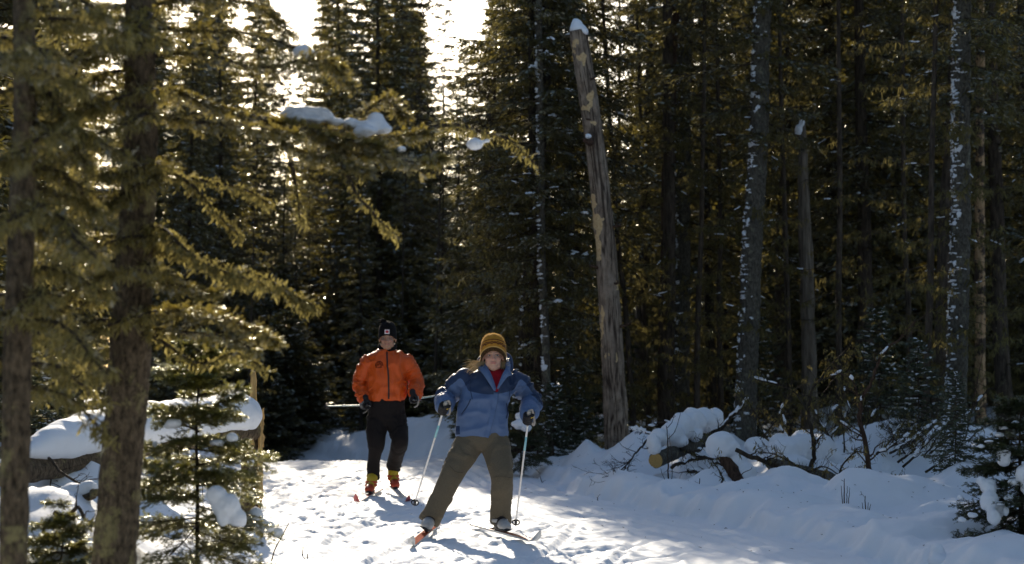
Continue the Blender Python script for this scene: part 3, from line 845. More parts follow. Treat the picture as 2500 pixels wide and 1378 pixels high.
# ---- the two near spruces on the left
def near_tree(name, label, path_px, rads, seed):
    r = np.random.default_rng(seed)
    pts = [P(*p) for p in path_px]
    base = pts[0].copy(); base[2] = g1(base[0], base[1]) - .1
    ctrl = [base] + pts[1:]
    t = thing(name, label, 'tree', tuple(base))
    path = smooth_path(ctrl, 220)
    rad = np.interp(np.linspace(0, 1, 220), np.linspace(0, 1, len(rads)), rads)
    b = MB(); trunk_mesh(b, path, rad, 40, .06, 0, seed, 9, 3.2)
    part('trunk', b, M['bark_near'], t)
    return t, path, r

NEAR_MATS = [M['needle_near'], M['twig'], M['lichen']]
def near_bough(t, ctrl, r, width, n2, n3, lich, nd=1.0, rad=.012, droop=.25, llen=(.012, .055), tipl=.055, label=None):
    b = MB()
    pth = smooth_path([P(*c) for c in ctrl], 14)
    pth = pth + np.stack([noise3(np.linspace(0, 4, 14) + r.uniform(0, 99), k * 5., 0, 3) for k in range(3)], 1) * .018
    bough(b, pth, r, width, int(n2 * .75), int(n3 * .8), 'near', .08, int(lich * .5), nl=.017, droop=droop, tipl=tipl, rad=rad, lw=.0028, K=8, llen=llen, lichw=.0045, needle_density=nd, flat3=.6)
    o = part('bough', b, NEAR_MATS, t, smooth=False)
    if label: o["label"] = label
    return o, pth

tB, pathB, rB = near_tree("spruce_tree", "near lichen-crusted spruce trunk with a long snowy bough over the trail",
    [(262, 1600, 9.0), (277, 1378, 9.0), (296, 1130, 9.0), (316, 880, 9.0), (330, 600, 9.0), (343, 350, 9.0), (342, 50, 9.0), (350, -700, 9.1), (350, -1500, 9.2)], [.125, .096, .094, .093, .085, .074, .068, .05, .03], 21)
near_bough(tB, [(350, 70, 9.0), (520, 70, 9.1), (680, 110, 9.2), (790, 150, 9.3), (855, 205, 9.3)], rB, .17, 66, 16, 190)
near_bough(tB, [(350, 130, 9.0), (500, 135, 8.9), (640, 160, 8.8), (760, 140, 8.8), (835, 175, 8.8)], rB, .15, 60, 16, 170)
near_bough(tB, [(345, 10, 9.0), (480, -10, 9.1), (620, 20, 9.3), (700, 70, 9.4)], rB, .15, 50, 15, 150)
oBig, pBig = near_bough(tB, [(350, 215, 9.0), (470, 235, 9.1), (560, 272, 9.2), (700, 295, 9.3), (830, 318, 9.4), (960, 328, 9.5), (1050, 320, 9.55)], rB, .19, 110, 18, 260, rad=.016, label="long bough carrying lumps of snow out over the trail")
near_bough(tB, [(700, 297, 9.3), (800, 350, 9.25), (900, 385, 9.2), (1000, 400, 9.2), (1090, 385, 9.2)], rB, .13, 70, 15, 90)
near_bough(tB, [(620, 285, 9.25), (700, 350, 9.2), (800, 390, 9.1), (900, 410, 9.0)], rB, .13, 50, 14, 110)
near_bough(tB, [(1000, 325, 9.5), (1100, 312, 9.6), (1190, 322, 9.7), (1260, 350, 9.75), (1300, 410, 9.8)], rB, .07, 34, 7, 90, nd=.10, llen=(.02, .08), label="brown lichen-hung tip of the long bough")
near_bough(tB, [(830, 318, 9.4), (900, 260, 9.45), (960, 250, 9.5), (985, 285, 9.5)], rB, .10, 36, 13, 30)
near_bough(tB, [(350, 260, 9.0), (450, 290, 9.0), (600, 300, 8.9), (720, 330, 8.85)], rB, .14, 50, 14, 150)
near_bough(tB, [(350, 375, 9.0), (420, 420, 9.0), (560, 455, 9.1), (662, 492, 9.1)], rB, .08, 30, 8, 210, nd=.25)
near_bough(tB, [(352, 390, 9.0), (440, 432, 8.9), (520, 500, 8.9), (575, 570, 8.9)], rB, .07, 26, 7, 170, nd=.2)
near_bough(tB, [(350, 600, 9.0), (440, 608, 8.95), (560, 650, 8.9), (680, 700, 8.85), (768, 745, 8.85)], rB, .08, 40, 8, 520, nd=.2, llen=(.015, .08))
near_bough(tB, [(348, 560, 9.0), (400, 565, 8.7), (440, 610, 8.5), (520, 660, 8.4), (640, 690, 8.3)], rB, .07, 30, 7, 320, nd=.2, llen=(.015, .08))
near_bough(tB, [(840, 395, 9.05), (880, 470, 9.0), (915, 530, 9.0), (972, 582, 9.0)], rB, .06, 16, 6, 60, nd=.2)
near_bough(tB, [(700, 395, 9.1), (720, 470, 9.1), (735, 540, 9.1)], rB, .05, 12, 6, 60, nd=.15)
near_bough(tB, [(335, 735, 9.0), (450, 765, 8.9), (560, 785, 8.8), (675, 835, 8.8)], rB, .15, 52, 15, 90, droop=.15)
near_bough(tB, [(335, 800, 9.0), (430, 800, 8.8), (540, 820, 8.6), (620, 860, 8.5)], rB, .12, 40, 12, 70, nd=.7)
near_bough(tB, [(335, 690, 9.0), (430, 690, 8.7), (520, 720, 8.5)], rB, .12, 36, 13, 70)
near_bough(tB, [(330, 810, 9.0), (400, 840, 8.9), (480, 890, 8.9), (580, 870, 8.8), (650, 910, 8.8)], rB, .06, 24, 6, 160, nd=.15)
# snow on the long bough
def clump(t, specs, seed=0, size=.010, it=3, amp=.008, name='snow_clump'):
    return part(name, blob([(P(a, b_, d), (w, dd, h)) for a, b_, d, w, dd, h in specs], size, it, amp, seed, 17), M['snow_soft'], t)
clump(oBig, [(700, 284, 9.3, .04, .05, .02), (722, 276, 9.3, .05, .05, .032), (750, 276, 9.3, .06, .06, .042), (785, 284, 9.3, .06, .06, .036), (815, 296, 9.3, .05, .05, .024), (755, 292, 9.25, .08, .05, .026), (730, 290, 9.25, .05, .05, .02)], 1, .009, 9, .010)
clump(oBig, [(850, 302, 9.35, .045, .05, .02), (872, 306, 9.35, .05, .05, .026), (898, 308, 9.35, .06, .05, .034), (918, 294, 9.4, .048, .05, .045), (925, 310, 9.38, .05, .05, .04), (942, 316, 9.35, .036, .04, .03), (895, 322, 9.3, .06, .05, .026)], 2, .009, 9, .010)
clump(oBig, [(980, 365, 9.2, .028, .028, .020)], 3)
clump(oBig, [(1160, 352, 9.6, .045, .04, .028), (1190, 345, 9.6, .02, .02, .012)], 5)
clump(tB, [(738, 126, 9.0, .048, .045, .030), (765, 132, 9.0, .03, .03, .016)], 4)
# many more boughs on both sides of the near trunks
for k in range(21):
    py = -60 + k * 47 + rB.uniform(-20, 20); x0 = np.interp(py, [50, 350, 600, 880, 1130], [342, 343, 330, 316, 296])
    L = rB.uniform(170, 290); dz = rB.uniform(10, 120); dd = rB.uniform(-1.1, 1.0)
    near_bough(tB, [(x0, py, 9.0), (x0 - L * .5, py + dz * .25, 9 + dd * .5), (x0 - L, py + dz, 9 + dd)], rB, .14, 34, 11, 150, nd=.55 if py < 700 else .3, llen=(.015, .075))
tA, pathA, rA = near_tree("spruce_tree", "spruce trunk at the far left edge hung with pale lichen",
    [(20, 1700, 7.8), (32, 1378, 7.8), (40, 1000, 7.8), (47, 700, 7.8), (60, 300, 7.8), (58, 0, 7.8), (60, -900, 7.9), (60, -1500, 7.9)], [.07, .055, .054, .054, .045, .042, .03, .02], 22)
for k in range(27):
    py = -60 + k * 38 + rA.uniform(-25, 25); x0 = np.interp(py, [0, 300, 700, 1000], [58, 60, 47, 40]); sg = 1 if k % 4 else -1
    L = rA.uniform(120, 260) * sg; dz = rA.uniform(20, 130); dd = rA.uniform(-.7, 1.2)
    near_bough(tA, [(x0, py, 7.8), (x0 + L * .5, py + dz * .2, 7.8 + dd * .5), (x0 + L, py + dz, 7.8 + dd)], rA, .12, 30, 10, 150, nd=.5 if py < 650 else .2, llen=(.015, .075))
for k in range(13):         # boughs that hang in front of the trunks
    py = 20 + k * 62 + rB.uniform(-20, 20); tB_ = k % 3 != 2; x0 = (345 if tB_ else 70) + rB.uniform(20, 70); d0_ = 9.0 if tB_ else 7.8
    L = rB.uniform(120, 230); dz = rB.uniform(10, 90); dd = -rB.uniform(.25, .8)
    near_bough(tB if tB_ else tA, [(x0 - 40, py - 10, d0_), (x0, py, d0_ + dd * .6), (x0 - L * .5, py + dz * .5, d0_ + dd), (x0 - L, py + dz, d0_ + dd * 1.2)], rB, .12, 36, 11, 200, nd=.6 if py < 500 else .3, llen=(.015, .075))
near_bough(tB, [(640, 300, 9.2), (740, 312, 9.15), (830, 335, 9.15), (930, 352, 9.2)], rB, .09, 60, 13, 60)
for k in range(9):          # higher boughs, above the picture
    py = -200 - k * 130; L = rA.uniform(250, 500) * (1 if k % 2 else -1)
    near_bough(tB, [(348, py, 9.05), (348 + L * .5, py + 20, 9.1), (348 + L, py + 90, 9.2)], rB, .18, 40, 10, 60)

# ---- balsam fir sapling in front of the fallen log
def sapling(name, label, px, d, py_top, whorls, seed, mats, fan=6, stem_r=.014, K=8, nd=1.0, n3=15):
    r = np.random.default_rng(seed)
    top = P(px, py_top, d); x, y = top[0], top[1]; gz = g1(x, y) - .05
    t = thing(name, label, 'fir', (x, y, gz))
    st = np.stack([np.array((x + .012 * noise2(np.array([q * 3.]), 0, seed)[0], y, gz + (top[2] - gz) * q)) for q in np.linspace(0, 1, 24)])
    b = MB(); trunk_mesh(b, st, np.linspace(stem_r, .003, 24), 10, .08, 0, seed, 20); part('stem', b, M['bark_dark'], t)
    for py, L, rise in whorls:
        z = P(px, py, d)[2]; ph = r.uniform(0, 6.28)
        for k in range(fan):
            a = ph + k * 6.283 / fan + r.normal(0, .2); l = L * r.uniform(.75, 1.15)
            d0 = np.array((math.cos(a), math.sin(a), r.normal(0, .16))); p0 = np.array((x, y, z + r.normal(0, .045)))
            pth = smooth_path([p0, p0 + d0 * l * .5 + (0, 0, l * rise * .6), p0 + d0 * l + (0, 0, l * rise)], 10)
            bb = MB(); bough(bb, pth, r, l * .5 + .02, int(26 * l ** .6) + 8, n3, 'near', .12, 0, nl=.016, droop=.12, tipl=.05, rad=.006, lw=.0026, K=K, flat3=.42, needle_density=nd)
            part('bough', bb, [mats, M['twig'], M['lichen']], t, smooth=False)
    return t
tC = sapling("young_fir", "small sunlit fir sapling with balls of snow in front of the fallen log", 487, 10.6, 828,
    [(865, .09, .55), (905, .15, .4), (950, .22, .25), (1010, .26, .15), (1070, .30, .05), (1130, .34, 0), (1190, .38, -.05), (1250, .42, -.12), (1310, .46, -.2), (1370, .48, -.3)], 31, M['needle_fir'])
clump(tC, [(425, 1034, 10.4, .040, .038, .028), (412, 1042, 10.4, .025, .025, .014)], 11)
clump(tC, [(568, 1070, 10.4, .032, .03, .026)], 12)
clump(tC, [(380, 1086, 10.45, .020, .02, .022)], 13, .008)
clump(tC, [(535, 1082, 10.45, .05, .04, .014)], 14, .008)
clump(tC, [(528, 1208, 10.2, .055, .06, .050), (552, 1238, 10.2, .075, .07, .07), (580, 1265, 10.2, .05, .05, .05), (545, 1265, 10.2, .04, .05, .04)], 15)
clump(tC, [(625, 1262, 10.5, .05, .05, .05), (650, 1285, 10.5, .05, .05, .04), (675, 1300, 10.6, .04, .05, .03)], 16)

# ---- fallen log and splintered stump
t = thing("splintered_stump", "broken stump with golden splinters standing up beside the trail", 'stump', (P(622, 1235, 16)[0], 16, g1(P(622, 1235, 16)[0], 16)))
b = MB(); x0 = t.location[0]; z0 = t.location[2]
trunk_mesh(b, np.stack([np.array((x0 - .035, 16.02, z)) for z in np.linspace(z0 - .2, .74, 20)]), np.linspace(.085, .068, 20), 20, .10, 0, 33, 12)
part('trunk', b, M['bark_near'], t)
tw = NT("fresh_split_wood"); ob = tw.n("ShaderNodeNewGeometry").outputs["Position"]; nz = tw.noise(22, 4, .7, tw.mapping(ob, (6, 6, .35)))
tw.pbsdf(tw.ramp(nz, [(.3, (.34, .20, .07)), (.7, (.66, .45, .19))]), .6, .2, tw.bump(nz, .8, .01)); M['splitwood'] = tw.mat
def splinter(px0, px1, py_top, py_bot, d, th, seed, tilt=0.):
    r = np.random.default_rng(seed); n = 14; V = []
    for k in range(n):
        f = k / (n - 1); py = py_bot + (py_top - py_bot) * f
        w = (px1 - px0) / 2 * (1 - .55 * f ** 2) ; c = (px0 + px1) / 2 + tilt * f + r.normal(0, 1.0)
        a, e = P(c - w + r.normal(0, 1.2), py, d), P(c + w + r.normal(0, 1.2), py + r.normal(0, 4), d)
        V += [a + (0, -th, 0), e + (0, -th * r.uniform(.6, 1), 0), e + (0, th, 0), a + (0, th, 0)]
    V = np.array(V); F = []
    for k in range(n - 1):
        for j in range(4): F.append((k*4+j, k*4+(j+1) % 4, k*4+4+(j+1) % 4, k*4+4+j))
    F += [(3, 2, 1, 0), (n*4-4, n*4-3, n*4-2, n*4-1)]
    m = MB(); m.add(V, F); return m
for sp in ((609, 628, 905, 1075, 15.97, .022, 1, 0), (626, 641, 1003, 1228, 15.96, .018, 2, 2), (622, 632, 985, 1060, 15.99, .010, 3, -3), (634, 643, 1000, 1090, 16.02, .010, 4, 3), (612, 622, 1030, 1085, 15.9, .012, 5, 0), (628, 636, 1020, 1240, 16.0, .03, 6, 1)):
    part('splinter', splinter(*sp), M['splitwood'], t, smooth=False)
clump(t, [(612, 1130, 15.93, .03, .03, .03), (612, 1180, 15.93, .025, .03, .03), (608, 1210, 15.9, .05, .05, .04)], 18)
t = thing("fallen_log", "fallen log under a thick white loaf of snow, left of the stump", 'log', tuple(P(350, 1120, 14.2)))
lp = smooth_path([P(618, 1052, 16.0), P(520, 1062, 15.4), P(360, 1090, 14.3), P(200, 1128, 13.2), P(60, 1150, 12.4), P(-60, 1168, 11.8)], 70)
b = MB(); trunk_mesh(b, lp, np.linspace(.085, .07, 70), 22, .10, 0, 35, 6); part('log', b, M['bark_near'], t)
b = MB()
sp_ = smooth_path([P(603, 1012, 16.0), P(560, 1010, 15.7), P(500, 1018, 15.3), P(360, 1036, 14.3), P(250, 1050, 13.5), P(150, 1075, 12.9), P(40, 1110, 12.3)], 60)
hh = np.interp(np.linspace(0, 1, 60), [0, .04, .12, .5, .75, .9, 1], [.10, .16, .165, .15, .145, .10, .04])
b.tube(sp_, np.stack([hh * 1.05, hh], 1), 20)
for q in ((606, 1005, 15.95, .07, .14, .13), (585, 1040, 15.8, .06, .1, .07), (450, 1050, 14.9, .12, .13, .10), (300, 1072, 13.9, .12, .12, .09), (600, 1030, 15.85, .06, .08, .07)): b.ball(P(*q[:3]), q[3:], 0, 2)
me = vox(b, .02, 6, "snow"); V, N = getv(me), getn(me)
setv(me, V + N * (fbm3(V[:, 0] * 3.5, V[:, 1] * 3.5, V[:, 2] * 3.5, 4, 3) * .018 + fbm3(V[:, 0] * 14, V[:, 1] * 14, V[:, 2] * 14, 6, 2) * .004)[:, None])
part('snow', me, M['snow_soft'], t)
b = MB()
for q in range(7):
    pp, dd = samp(lp, np.array([.15 + .11 * q])); twiggy(b, wobble_path(pp[0], pp[0] + np.array((rB.normal(0, .15), -.1, -.35 + rB.normal(0, .15))), 7, .06, rB), rB, .006, .002, 4, .14)
part('dead_twigs', b, M['twig'], t, kind='stuff')
# small snowed-up wood left of the near trunk
t = thing("fallen_branch", "short thick snow-topped limb sticking up left of the near trunk", 'branch', tuple(P(190, 1230, 11.6)))
b = MB(); twiggy(b, pxpath([(90, 1290, 11.6), (170, 1245, 11.5), (246, 1203, 11.4)], 12), rB, .035, .022, 5, .18, sides=10); part('limb', b, M['bark_near'], t)
clump(t, [(120, 1215, 11.6, .09, .08, .06), (175, 1205, 11.5, .08, .07, .06), (215, 1195, 11.5, .06, .06, .05), (150, 1240, 11.5, .08, .06, .05)], 19)
t = thing("fallen_branch", "thin forked branch lying on the snow below the fallen log's left part", 'branch', tuple(P(190, 1160, 12.2)))
b = MB(); twiggy(b, pxpath([(120, 1120, 12.3), (165, 1165, 12.1), (240, 1200, 12.0), (330, 1190, 11.9)], 16), rB, .010, .004, 10, .22); part('branch', b, M['twig'], t)
t = thing("fallen_branch", "dark crooked stick poking from the snow by the near trunk", 'branch', tuple(P(205, 1260, 11.0)))
b = MB(); twiggy(b, pxpath([(130, 1255, 11.0), (160, 1265, 11), (190, 1240, 11.0), (205, 1268, 10.9), (240, 1275, 10.8)], 16), rB, .014, .008, 4, .14); part('branch', b, M['twig'], t)
tx = sapling("young_fir", "tiny needle-bare fir tip in the snow at the lower left", 150, 10.4, 1270, [(1285, .08, .2), (1310, .13, .1), (1340, .18, 0), (1370, .2, -.1)], 33, M['needle_fir'], 5, .006, nd=.6)

# ---- the broken snag
t = thing("broken_snag", "tall broken dead trunk with bare wood patches and a pointed snow cap", 'dead tree', (P(1507, 1135, 25)[0], 25, P(1507, 1140, 25)[2]))
sp_ = pxpath([(1509, 1165, 25), (1506, 1080, 25), (1497, 900, 25), (1478, 600, 25), (1449, 330, 25), (1411, 76, 25)], 260)
rd = np.interp(np.linspace(0, 1, 260), [0, .08, .25, .5, .75, 1], [.19, .156, .146, .134, .122, .110])
V, F3, F4 = tube_geo(sp_, rd, 72, caps=True, up=(0, 1, 0))
n = 260; c = np.repeat(sp_, 72, 0); dv = V[:n * 72] - c
a = np.tile(np.arange(72) / 72 * 2 * math.pi, n); zz = np.repeat(np.linspace(0, 5.5, n), 72)
rid = np.abs(noise3(np.cos(a) * 6.5 + .6 * noise2(zz * 3, a * 0, 5), np.sin(a) * 6.5, zz * 1.7, 3)) ** .6
low = .35 + .65 * (1 - sstep(1.0, 3.4, zz))
k = 1 + (rid - .5) * .24 * low + .035 * fbm3(np.cos(a) * 9, np.sin(a) * 9, zz * 12, 8, 3)
ring = sstep(.45, .8, noise2(zz * 3.0, a * .25, 77)) * (zz > 1.8)
k = k - .045 * ring
# flakes of lost bark, given as photograph spots on the camera side of the trunk
fx = (V[:n * 72, 0] / V[:n * 72, 1]) * FPX + 1250
fy = np.array([914 - (v[2] - CAMZ) / v[1] * FPX for v in V[:n * 72]])
jx = fx + 6 * fbm2(fx * .09, fy * .06, 91, 3); jy = fy + 9 * fbm2(fx * .07, fy * .05, 92, 3)
bare = np.zeros(n * 72)
for (bx, by, bw, bh) in ((1414, 95, 5, 7), (1405, 100, 4, 7), (1420, 132, 9, 8), (1425, 142, 6, 9), (1403, 118, 4, 5), (1441, 238, 6, 24), (1425, 262, 6, 9), (1439, 262, 8, 10), (1447, 490, 9, 10), (1447, 515, 6, 14), (1458, 545, 12, 18), (1457, 585, 8, 28), (1462, 620, 5, 22), (1466, 775, 4, 34), (1468, 800, 4, 45), (1478, 870, 4, 8), (1505, 872, 4, 12), (1508, 700, 4, 10), (1450, 300, 4, 6)):
    bare = np.maximum(bare, 1 - np.sqrt(((jx - bx) / bw) ** 2 + ((jy - by) / bh) ** 2) * .5)
bare = np.where(dv[:, 1] < .03, bare, 0)
V[:n * 72] = c + dv * (k * (1 - .07 * sstep(.47, .55, bare)))[:, None]
b = MB(); b.add(V, F4); b.f.append(F3); b.m.append(np.zeros(len(F3), np.int32)); me = b.mesh("trunk")
attr(me, "bare", np.concatenate([bare, [0, 0]])); attr(me, "ring", np.concatenate([ring, [0, 0]])); attr(me, "furrow", np.concatenate([rid, [.5, .5]]))
tm = NT("snag_bark"); ob = tm.n("ShaderNodeNewGeometry").outputs["Position"]
n1 = tm.noise(30, 4, .7, tm.mapping(ob, (1, 1, .2))); n2_ = tm.noise(6, 4, .6, ob)
cc = tm.ramp(n1, [(.3, (.06, .045, .034)), (.7, (.34, .26, .19))])
cc = tm.mix(tm.ramp(n2_, [(.45, 0.0), (.7, .75)]), cc, (.34, .275, .21))
cc = tm.mix(tm.ramp(tm.attr("furrow"), [(.18, .9), (.48, 0.0)]), cc, (.035, .024, .018))
cc = tm.mix(tm.math('MULTIPLY', tm.attr("ring"), .75), cc, (.05, .03, .02))
wood = tm.ramp(tm.noise(40, 4, .7, ob), [(.3, (.42, .27, .12)), (.7, (.68, .52, .30))])
cc = tm.mix(tm.ramp(tm.attr("bare"), [(.47, 0.0), (.50, 1.0)]), cc, wood)
tm.pbsdf(cc, .85, .12, tm.bump(n1, .9, .02))
part('trunk', me, tm.mat, t)
clump(t, [(1411, 72, 25, .118, .118, .07), (1408, 62, 25, .08, .08, .085), (1406, 54, 25, .045, .045, .06), (1428, 78, 24.95, .05, .07, .05)], 21, .02, 5, .006, 'snow_cap')
clump(t, [(1436, 333, 24.86, .045, .03, .035)], 22, .012)
b = MB(); twiggy(b, wobble_path(P(1440, 345, 24.9), P(1432, 340, 24.75), 5, .01, rB), rB, .045, .03, 0, 0, sides=10); part('knot', b, M['bark_red'], t)

for q_, (px_, py_, dx_, dz_) in enumerate(((1452, 300, -.10, .05), (1490, 560, .14, .04), (1462, 655, -.12, .03), (1512, 800, .12, .05), (1488, 690, .10, -.02), (1432, 200, .10, .04))):
    b = MB(); a_ = P(px_, py_, 24.95); twiggy(b, wobble_path(a_, a_ + np.array((dx_, -.10, dz_)), 6, .02, rB), rB, .020, .009, 2, .12, sides=8); part('limb_stub', b, M['bark_red'], t)
# ---- standing trunks on the right with their own bark
def tall_trunk(name, label, base_px, top_px, d, r0, r1, H, bark, crown, seed, specks=0, sides=20, snow_side=-1, cat='tree'):
    r = np.random.default_rng(seed)
    x0, y0 = (base_px[0] - 1250) / FPX * d, d
    z0 = g1(x0, y0) - .1
    a, e = P(base_px[0], base_px[1], d), P(top_px[0], top_px[1], d)
    lean = (e[0] - a[0]) / (e[2] - a[2])
    t = thing(name, label, cat, (x0, y0, z0)); t.rotation_euler = (0, math.atan(lean), 0)
    z = np.concatenate([np.linspace(0, 7, 150), np.linspace(7.3, H, 24)])
    path = np.stack([.03 * noise2(z * .7, seed, 1), .03 * noise2(z * .7, seed + 3, 2), z], 1)
    rad = r0 + (r1 - r0) * np.clip(z / 7, 0, 1); rad = np.where(z > 7, np.interp(z, [7, H], [r1, .02]), rad) + r0 * .35 * np.exp(-z * 5)
    b = MB(); trunk_mesh(b, path, rad, sides, .09, 0, seed, 7, 3.5); link('trunk', b.mesh('trunk'), M[bark], t)
    PLACED.append((x0, y0, 1.0))
    if crown:
        me = PR[crown]['crown']; o = bpy.data.objects.new('crown', me); COL.objects.link(o); o.parent = t; o.rotation_euler = (0, 0, r.uniform(0, 6.28)); o.scale = [H / PR[crown]['H']] * 3
        s = PR[crown]['snow']
        if s: q = bpy.data.objects.new('snow', s); COL.objects.link(q); q.parent = t; q.rotation_euler = o.rotation_euler; q.scale = o.scale; q["kind"] = "stuff"
    if specks:
        b = MB()
        for k in range(int(specks * 1.6)):
            zz = r.uniform(.1, 6.8); an = math.pi + r.normal(.45, .42) if snow_side < 0 else r.normal(-.45, .42)
            rr = np.interp(zz, z, rad); dn = np.array((math.cos(an), math.sin(an), 0)); tg = np.array((-dn[1], dn[0], 0))
            p = np.array((np.interp(zz, z, path[:, 0]), np.interp(zz, z, path[:, 1]), zz)) + dn * rr * .98
            rot = np.stack([tg, dn, np.array((0, 0, 1.))], 1)
            b.ball(p, (r.uniform(.008, .045) , r.uniform(.006, .022), r.uniform(.005, .018) * (1 + 1.5 * (r.uniform() < .15))), 0, 2, r.uniform(0, 99), .8, rot)
        o = link('snow_flecks', b.mesh('snow_flecks'), M['snow_soft'], t); o["kind"] = "stuff"
    return t
tall_trunk("spruce_tree", "straight spruce trunk flecked with snow on its left side, behind the cut log", (1812, 1060), (1862, 0), 27, .150, .115, 15, 'bark_grey', 'old2', 51, 150)
tall_trunk("spruce_tree", "snow-flecked dark trunk close beside the reddish trunk", (1662, 1010), (1668, 400), 31.5, .135, .115, 15, 'bark_grey', 'old1', 52, 90)
tall_trunk("spruce_tree", "reddish smooth-barked trunk second right of the broken snag", (1617, 1015), (1632, 400), 30, .115, .095, 14, 'bark_red', None, 53, 0)
tall_trunk("spruce_tree", "trunk near the right edge plastered with clods of snow", (2325, 1060), (2352, 0), 25, .135, .108, 15, 'bark_grey', 'old2', 54, 240)
tall_trunk("spruce_tree", "slim snow-flecked stem right of the woman's shoulder", (1335, 1090), (1325, 450), 25.8, .055, .042, 10, 'bark_grey', 'slim', 55, 90)
tall_trunk("spruce_tree", "mossy mid-size trunk left of the broken snag", (1385, 1080), (1390, 600), 28.5, .085, .075, 13, 'bark_grey', 'lacy', 56, 60)
tall_trunk("spruce_tree", "stout dark trunk just right of the woman's hood with snow on its left", (1270, 1085), (1312, 350), 27, .135, .11, 13.5, 'bark_dark', 'old1', 57, 90)

def dead_stub(name, label, pts, rads, mat, seed, snow=None, bare=False):
    t = thing(name, label, 'dead tree', tuple(P(*pts[0])))
    path = pxpath(pts, 120); rd = np.interp(np.linspace(0, 1, 120), np.linspace(0, 1, len(rads)), rads)
    b = MB(); trunk_mesh(b, path, rd, 24, .16, 0, seed, 1.5, 3.5); part('trunk', b, mat, t)
    if snow: clump(t, snow, seed, .014)
    return t
dead_stub("dead_stub", "grey weathered dead stub with snow on its slanted top", [(1978, 1050, 29), (1975, 900, 29), (1970, 700, 29), (1962, 500, 29), (1958, 300, 29)], [.14, .105, .10, .10, .085, .05], M['deadwood'], 61, [(1950, 318, 28.95, .06, .06, .09), (1958, 300, 28.95, .04, .05, .06)])
tn = NT("bare_tan_wood"); ob = tn.n("ShaderNodeNewGeometry").outputs["Position"]; nz = tn.noise(5, 4, .65, ob); nb_ = tn.noise(40, 3, .6, tn.mapping(ob, (1, 1, .2)))
cc = tn.mix(tn.ramp(nz, [(.46, 0.0), (.52, 1.0)]), tn.ramp(nb_, [(.3, (.03, .02, .015)), (.7, (.09, .065, .05))]), tn.ramp(nb_, [(.3, (.30, .17, .08)), (.7, (.5, .34, .19))]))
tn.pbsdf(cc, .8, .15, tn.bump(nb_, .7, .01))
dead_stub("dead_tree", "thin dead trunk with tan bare wood just behind the snow-plastered trunk", [(2395, 1080, 28), (2392, 700, 28), (2393, 250, 28), (2395, -200, 28), (2395, -700, 28)], [.075, .068, .06, .05, .04], tn.mat, 62)

# ------------------------------------------------------------------ brush pile and small wood on the right
rP = np.random.default_rng(77)
DEAD = [M['bark_dark'], M['lichen_dim']]
t = thing("cut_log", "cut log showing its round sawn end, topped with a sagging sheet of snow", 'log', tuple(P(1600, 1125, 21)))
e0, e1 = P(1601, 1125, 21.0), P(1770, 1050, 23.4)
b = MB(); lp = np.linspace(e0, e1, 40); trunk_mesh(b, lp, np.full(40, .078), 26, .07, 0, 41, 8); part('log', b, M['bark_grey'], t)
ax = nrm(e0 - e1); s1 = nrm(np.cross(ax, (0, 0, 1.))); u1 = np.cross(s1, ax); an = np.arange(32) / 32 * 2 * math.pi
rr_ = .076 * (1 + .03 * np.cos(an * 3))
ring_ = [e0 + ax * (.004 + .004 * (1 - q)) + (s1 * np.cos(an)[:, None] + u1 * np.sin(an)[:, None]) * (rr_ * q)[:, None] for q in (1, .66, .33)]
V = np.vstack(ring_ + [[e0 + ax * .008]]); F = []
b = MB(); q4 = [(k*32+j, k*32+(j+1) % 32, k*32+32+(j+1) % 32, k*32+32+j) for k in range(2) for j in range(32)]
b.add(V, q4); b.f.append(np.array([(64 + j, 64 + (j + 1) % 32, 96) for j in range(32)])); b.m.append(np.zeros(32, np.int32))
tw = NT("sawn_wood"); ob = tw.obj(); wv = tw.n("ShaderNodeTexWave", wave_type='RINGS', rings_direction='Y'); wv.inputs["Scale"].default_value = 38; wv.inputs["Distortion"].default_value = 1.5; tw.l(ob, wv.inputs[0])
tw.pbsdf(tw.mix(wv.outputs["Fac"], (.56, .37, .13), (.34, .19, .06)), .7, .2); part('cut_face', b, tw.mat, t)
me = blob([(P(1596, 1085, 21.05), (.085, .12, .12)), (P(1610, 1068, 21.3), (.11, .14, .10)), (P(1640, 1062, 21.6), (.14, .16, .15)), (P(1665, 1040, 21.9), (.14, .18, .15)), (P(1690, 1035, 22.1), (.15, .2, .17)), (P(1720, 1028, 22.5), (.15, .2, .15)), (P(1745, 1020, 22.9), (.10, .18, .12)), (P(1660, 1078, 21.6), (.1, .12, .08)), (P(1700, 1060, 22.0), (.09, .12, .08))], .016, 4, .020, 3, 7)
part('snow', me, M['snow_soft'], t)
def branch(name, label, ctrl, r0, r1, ntw, ltw, mats=None, n=22, lich=0, snow=0, spiky=1.0, cat='branch', sides=7, extra=()):
    base = P(*ctrl[0]); dzz = np.zeros(3)
    if cat in ('weed', 'shrub', 'sapling'): dzz[2] = max(-.25, min(.12, g1(base[0], base[1]) - .02 - base[2]))
    t = thing(name, label, cat, tuple(base + dzz))
    b = MB(); pth = twiggy(b, pxpath(ctrl, n) + dzz, rP, r0, r1, ntw, ltw, 0, sides, spiky, lich, 1)
    paths = [pth]
    for c, q0, q1, nt, lt in extra: paths.append(twiggy(b, pxpath(c, 14) + dzz, rP, q0, q1, nt, lt, 0, 5, spiky, lich // 3, 1))
    part('stem', b, mats or DEAD, t)
    if snow:
        s = MB()
        for k in range(snow):
            pt = paths[rP.integers(len(paths))]; pp, dd = samp(pt, rP.uniform(.15, .95, 1))
            snow_lump(s, pp[0] + (0, 0, r0 * .6), dd[0], rP.uniform(.02, .055), rP.uniform(.010, .022), rP.uniform(.008, .018), rP, 2)
        part('snow', s, M['snow_soft'], t, kind='stuff')
    return t, pth
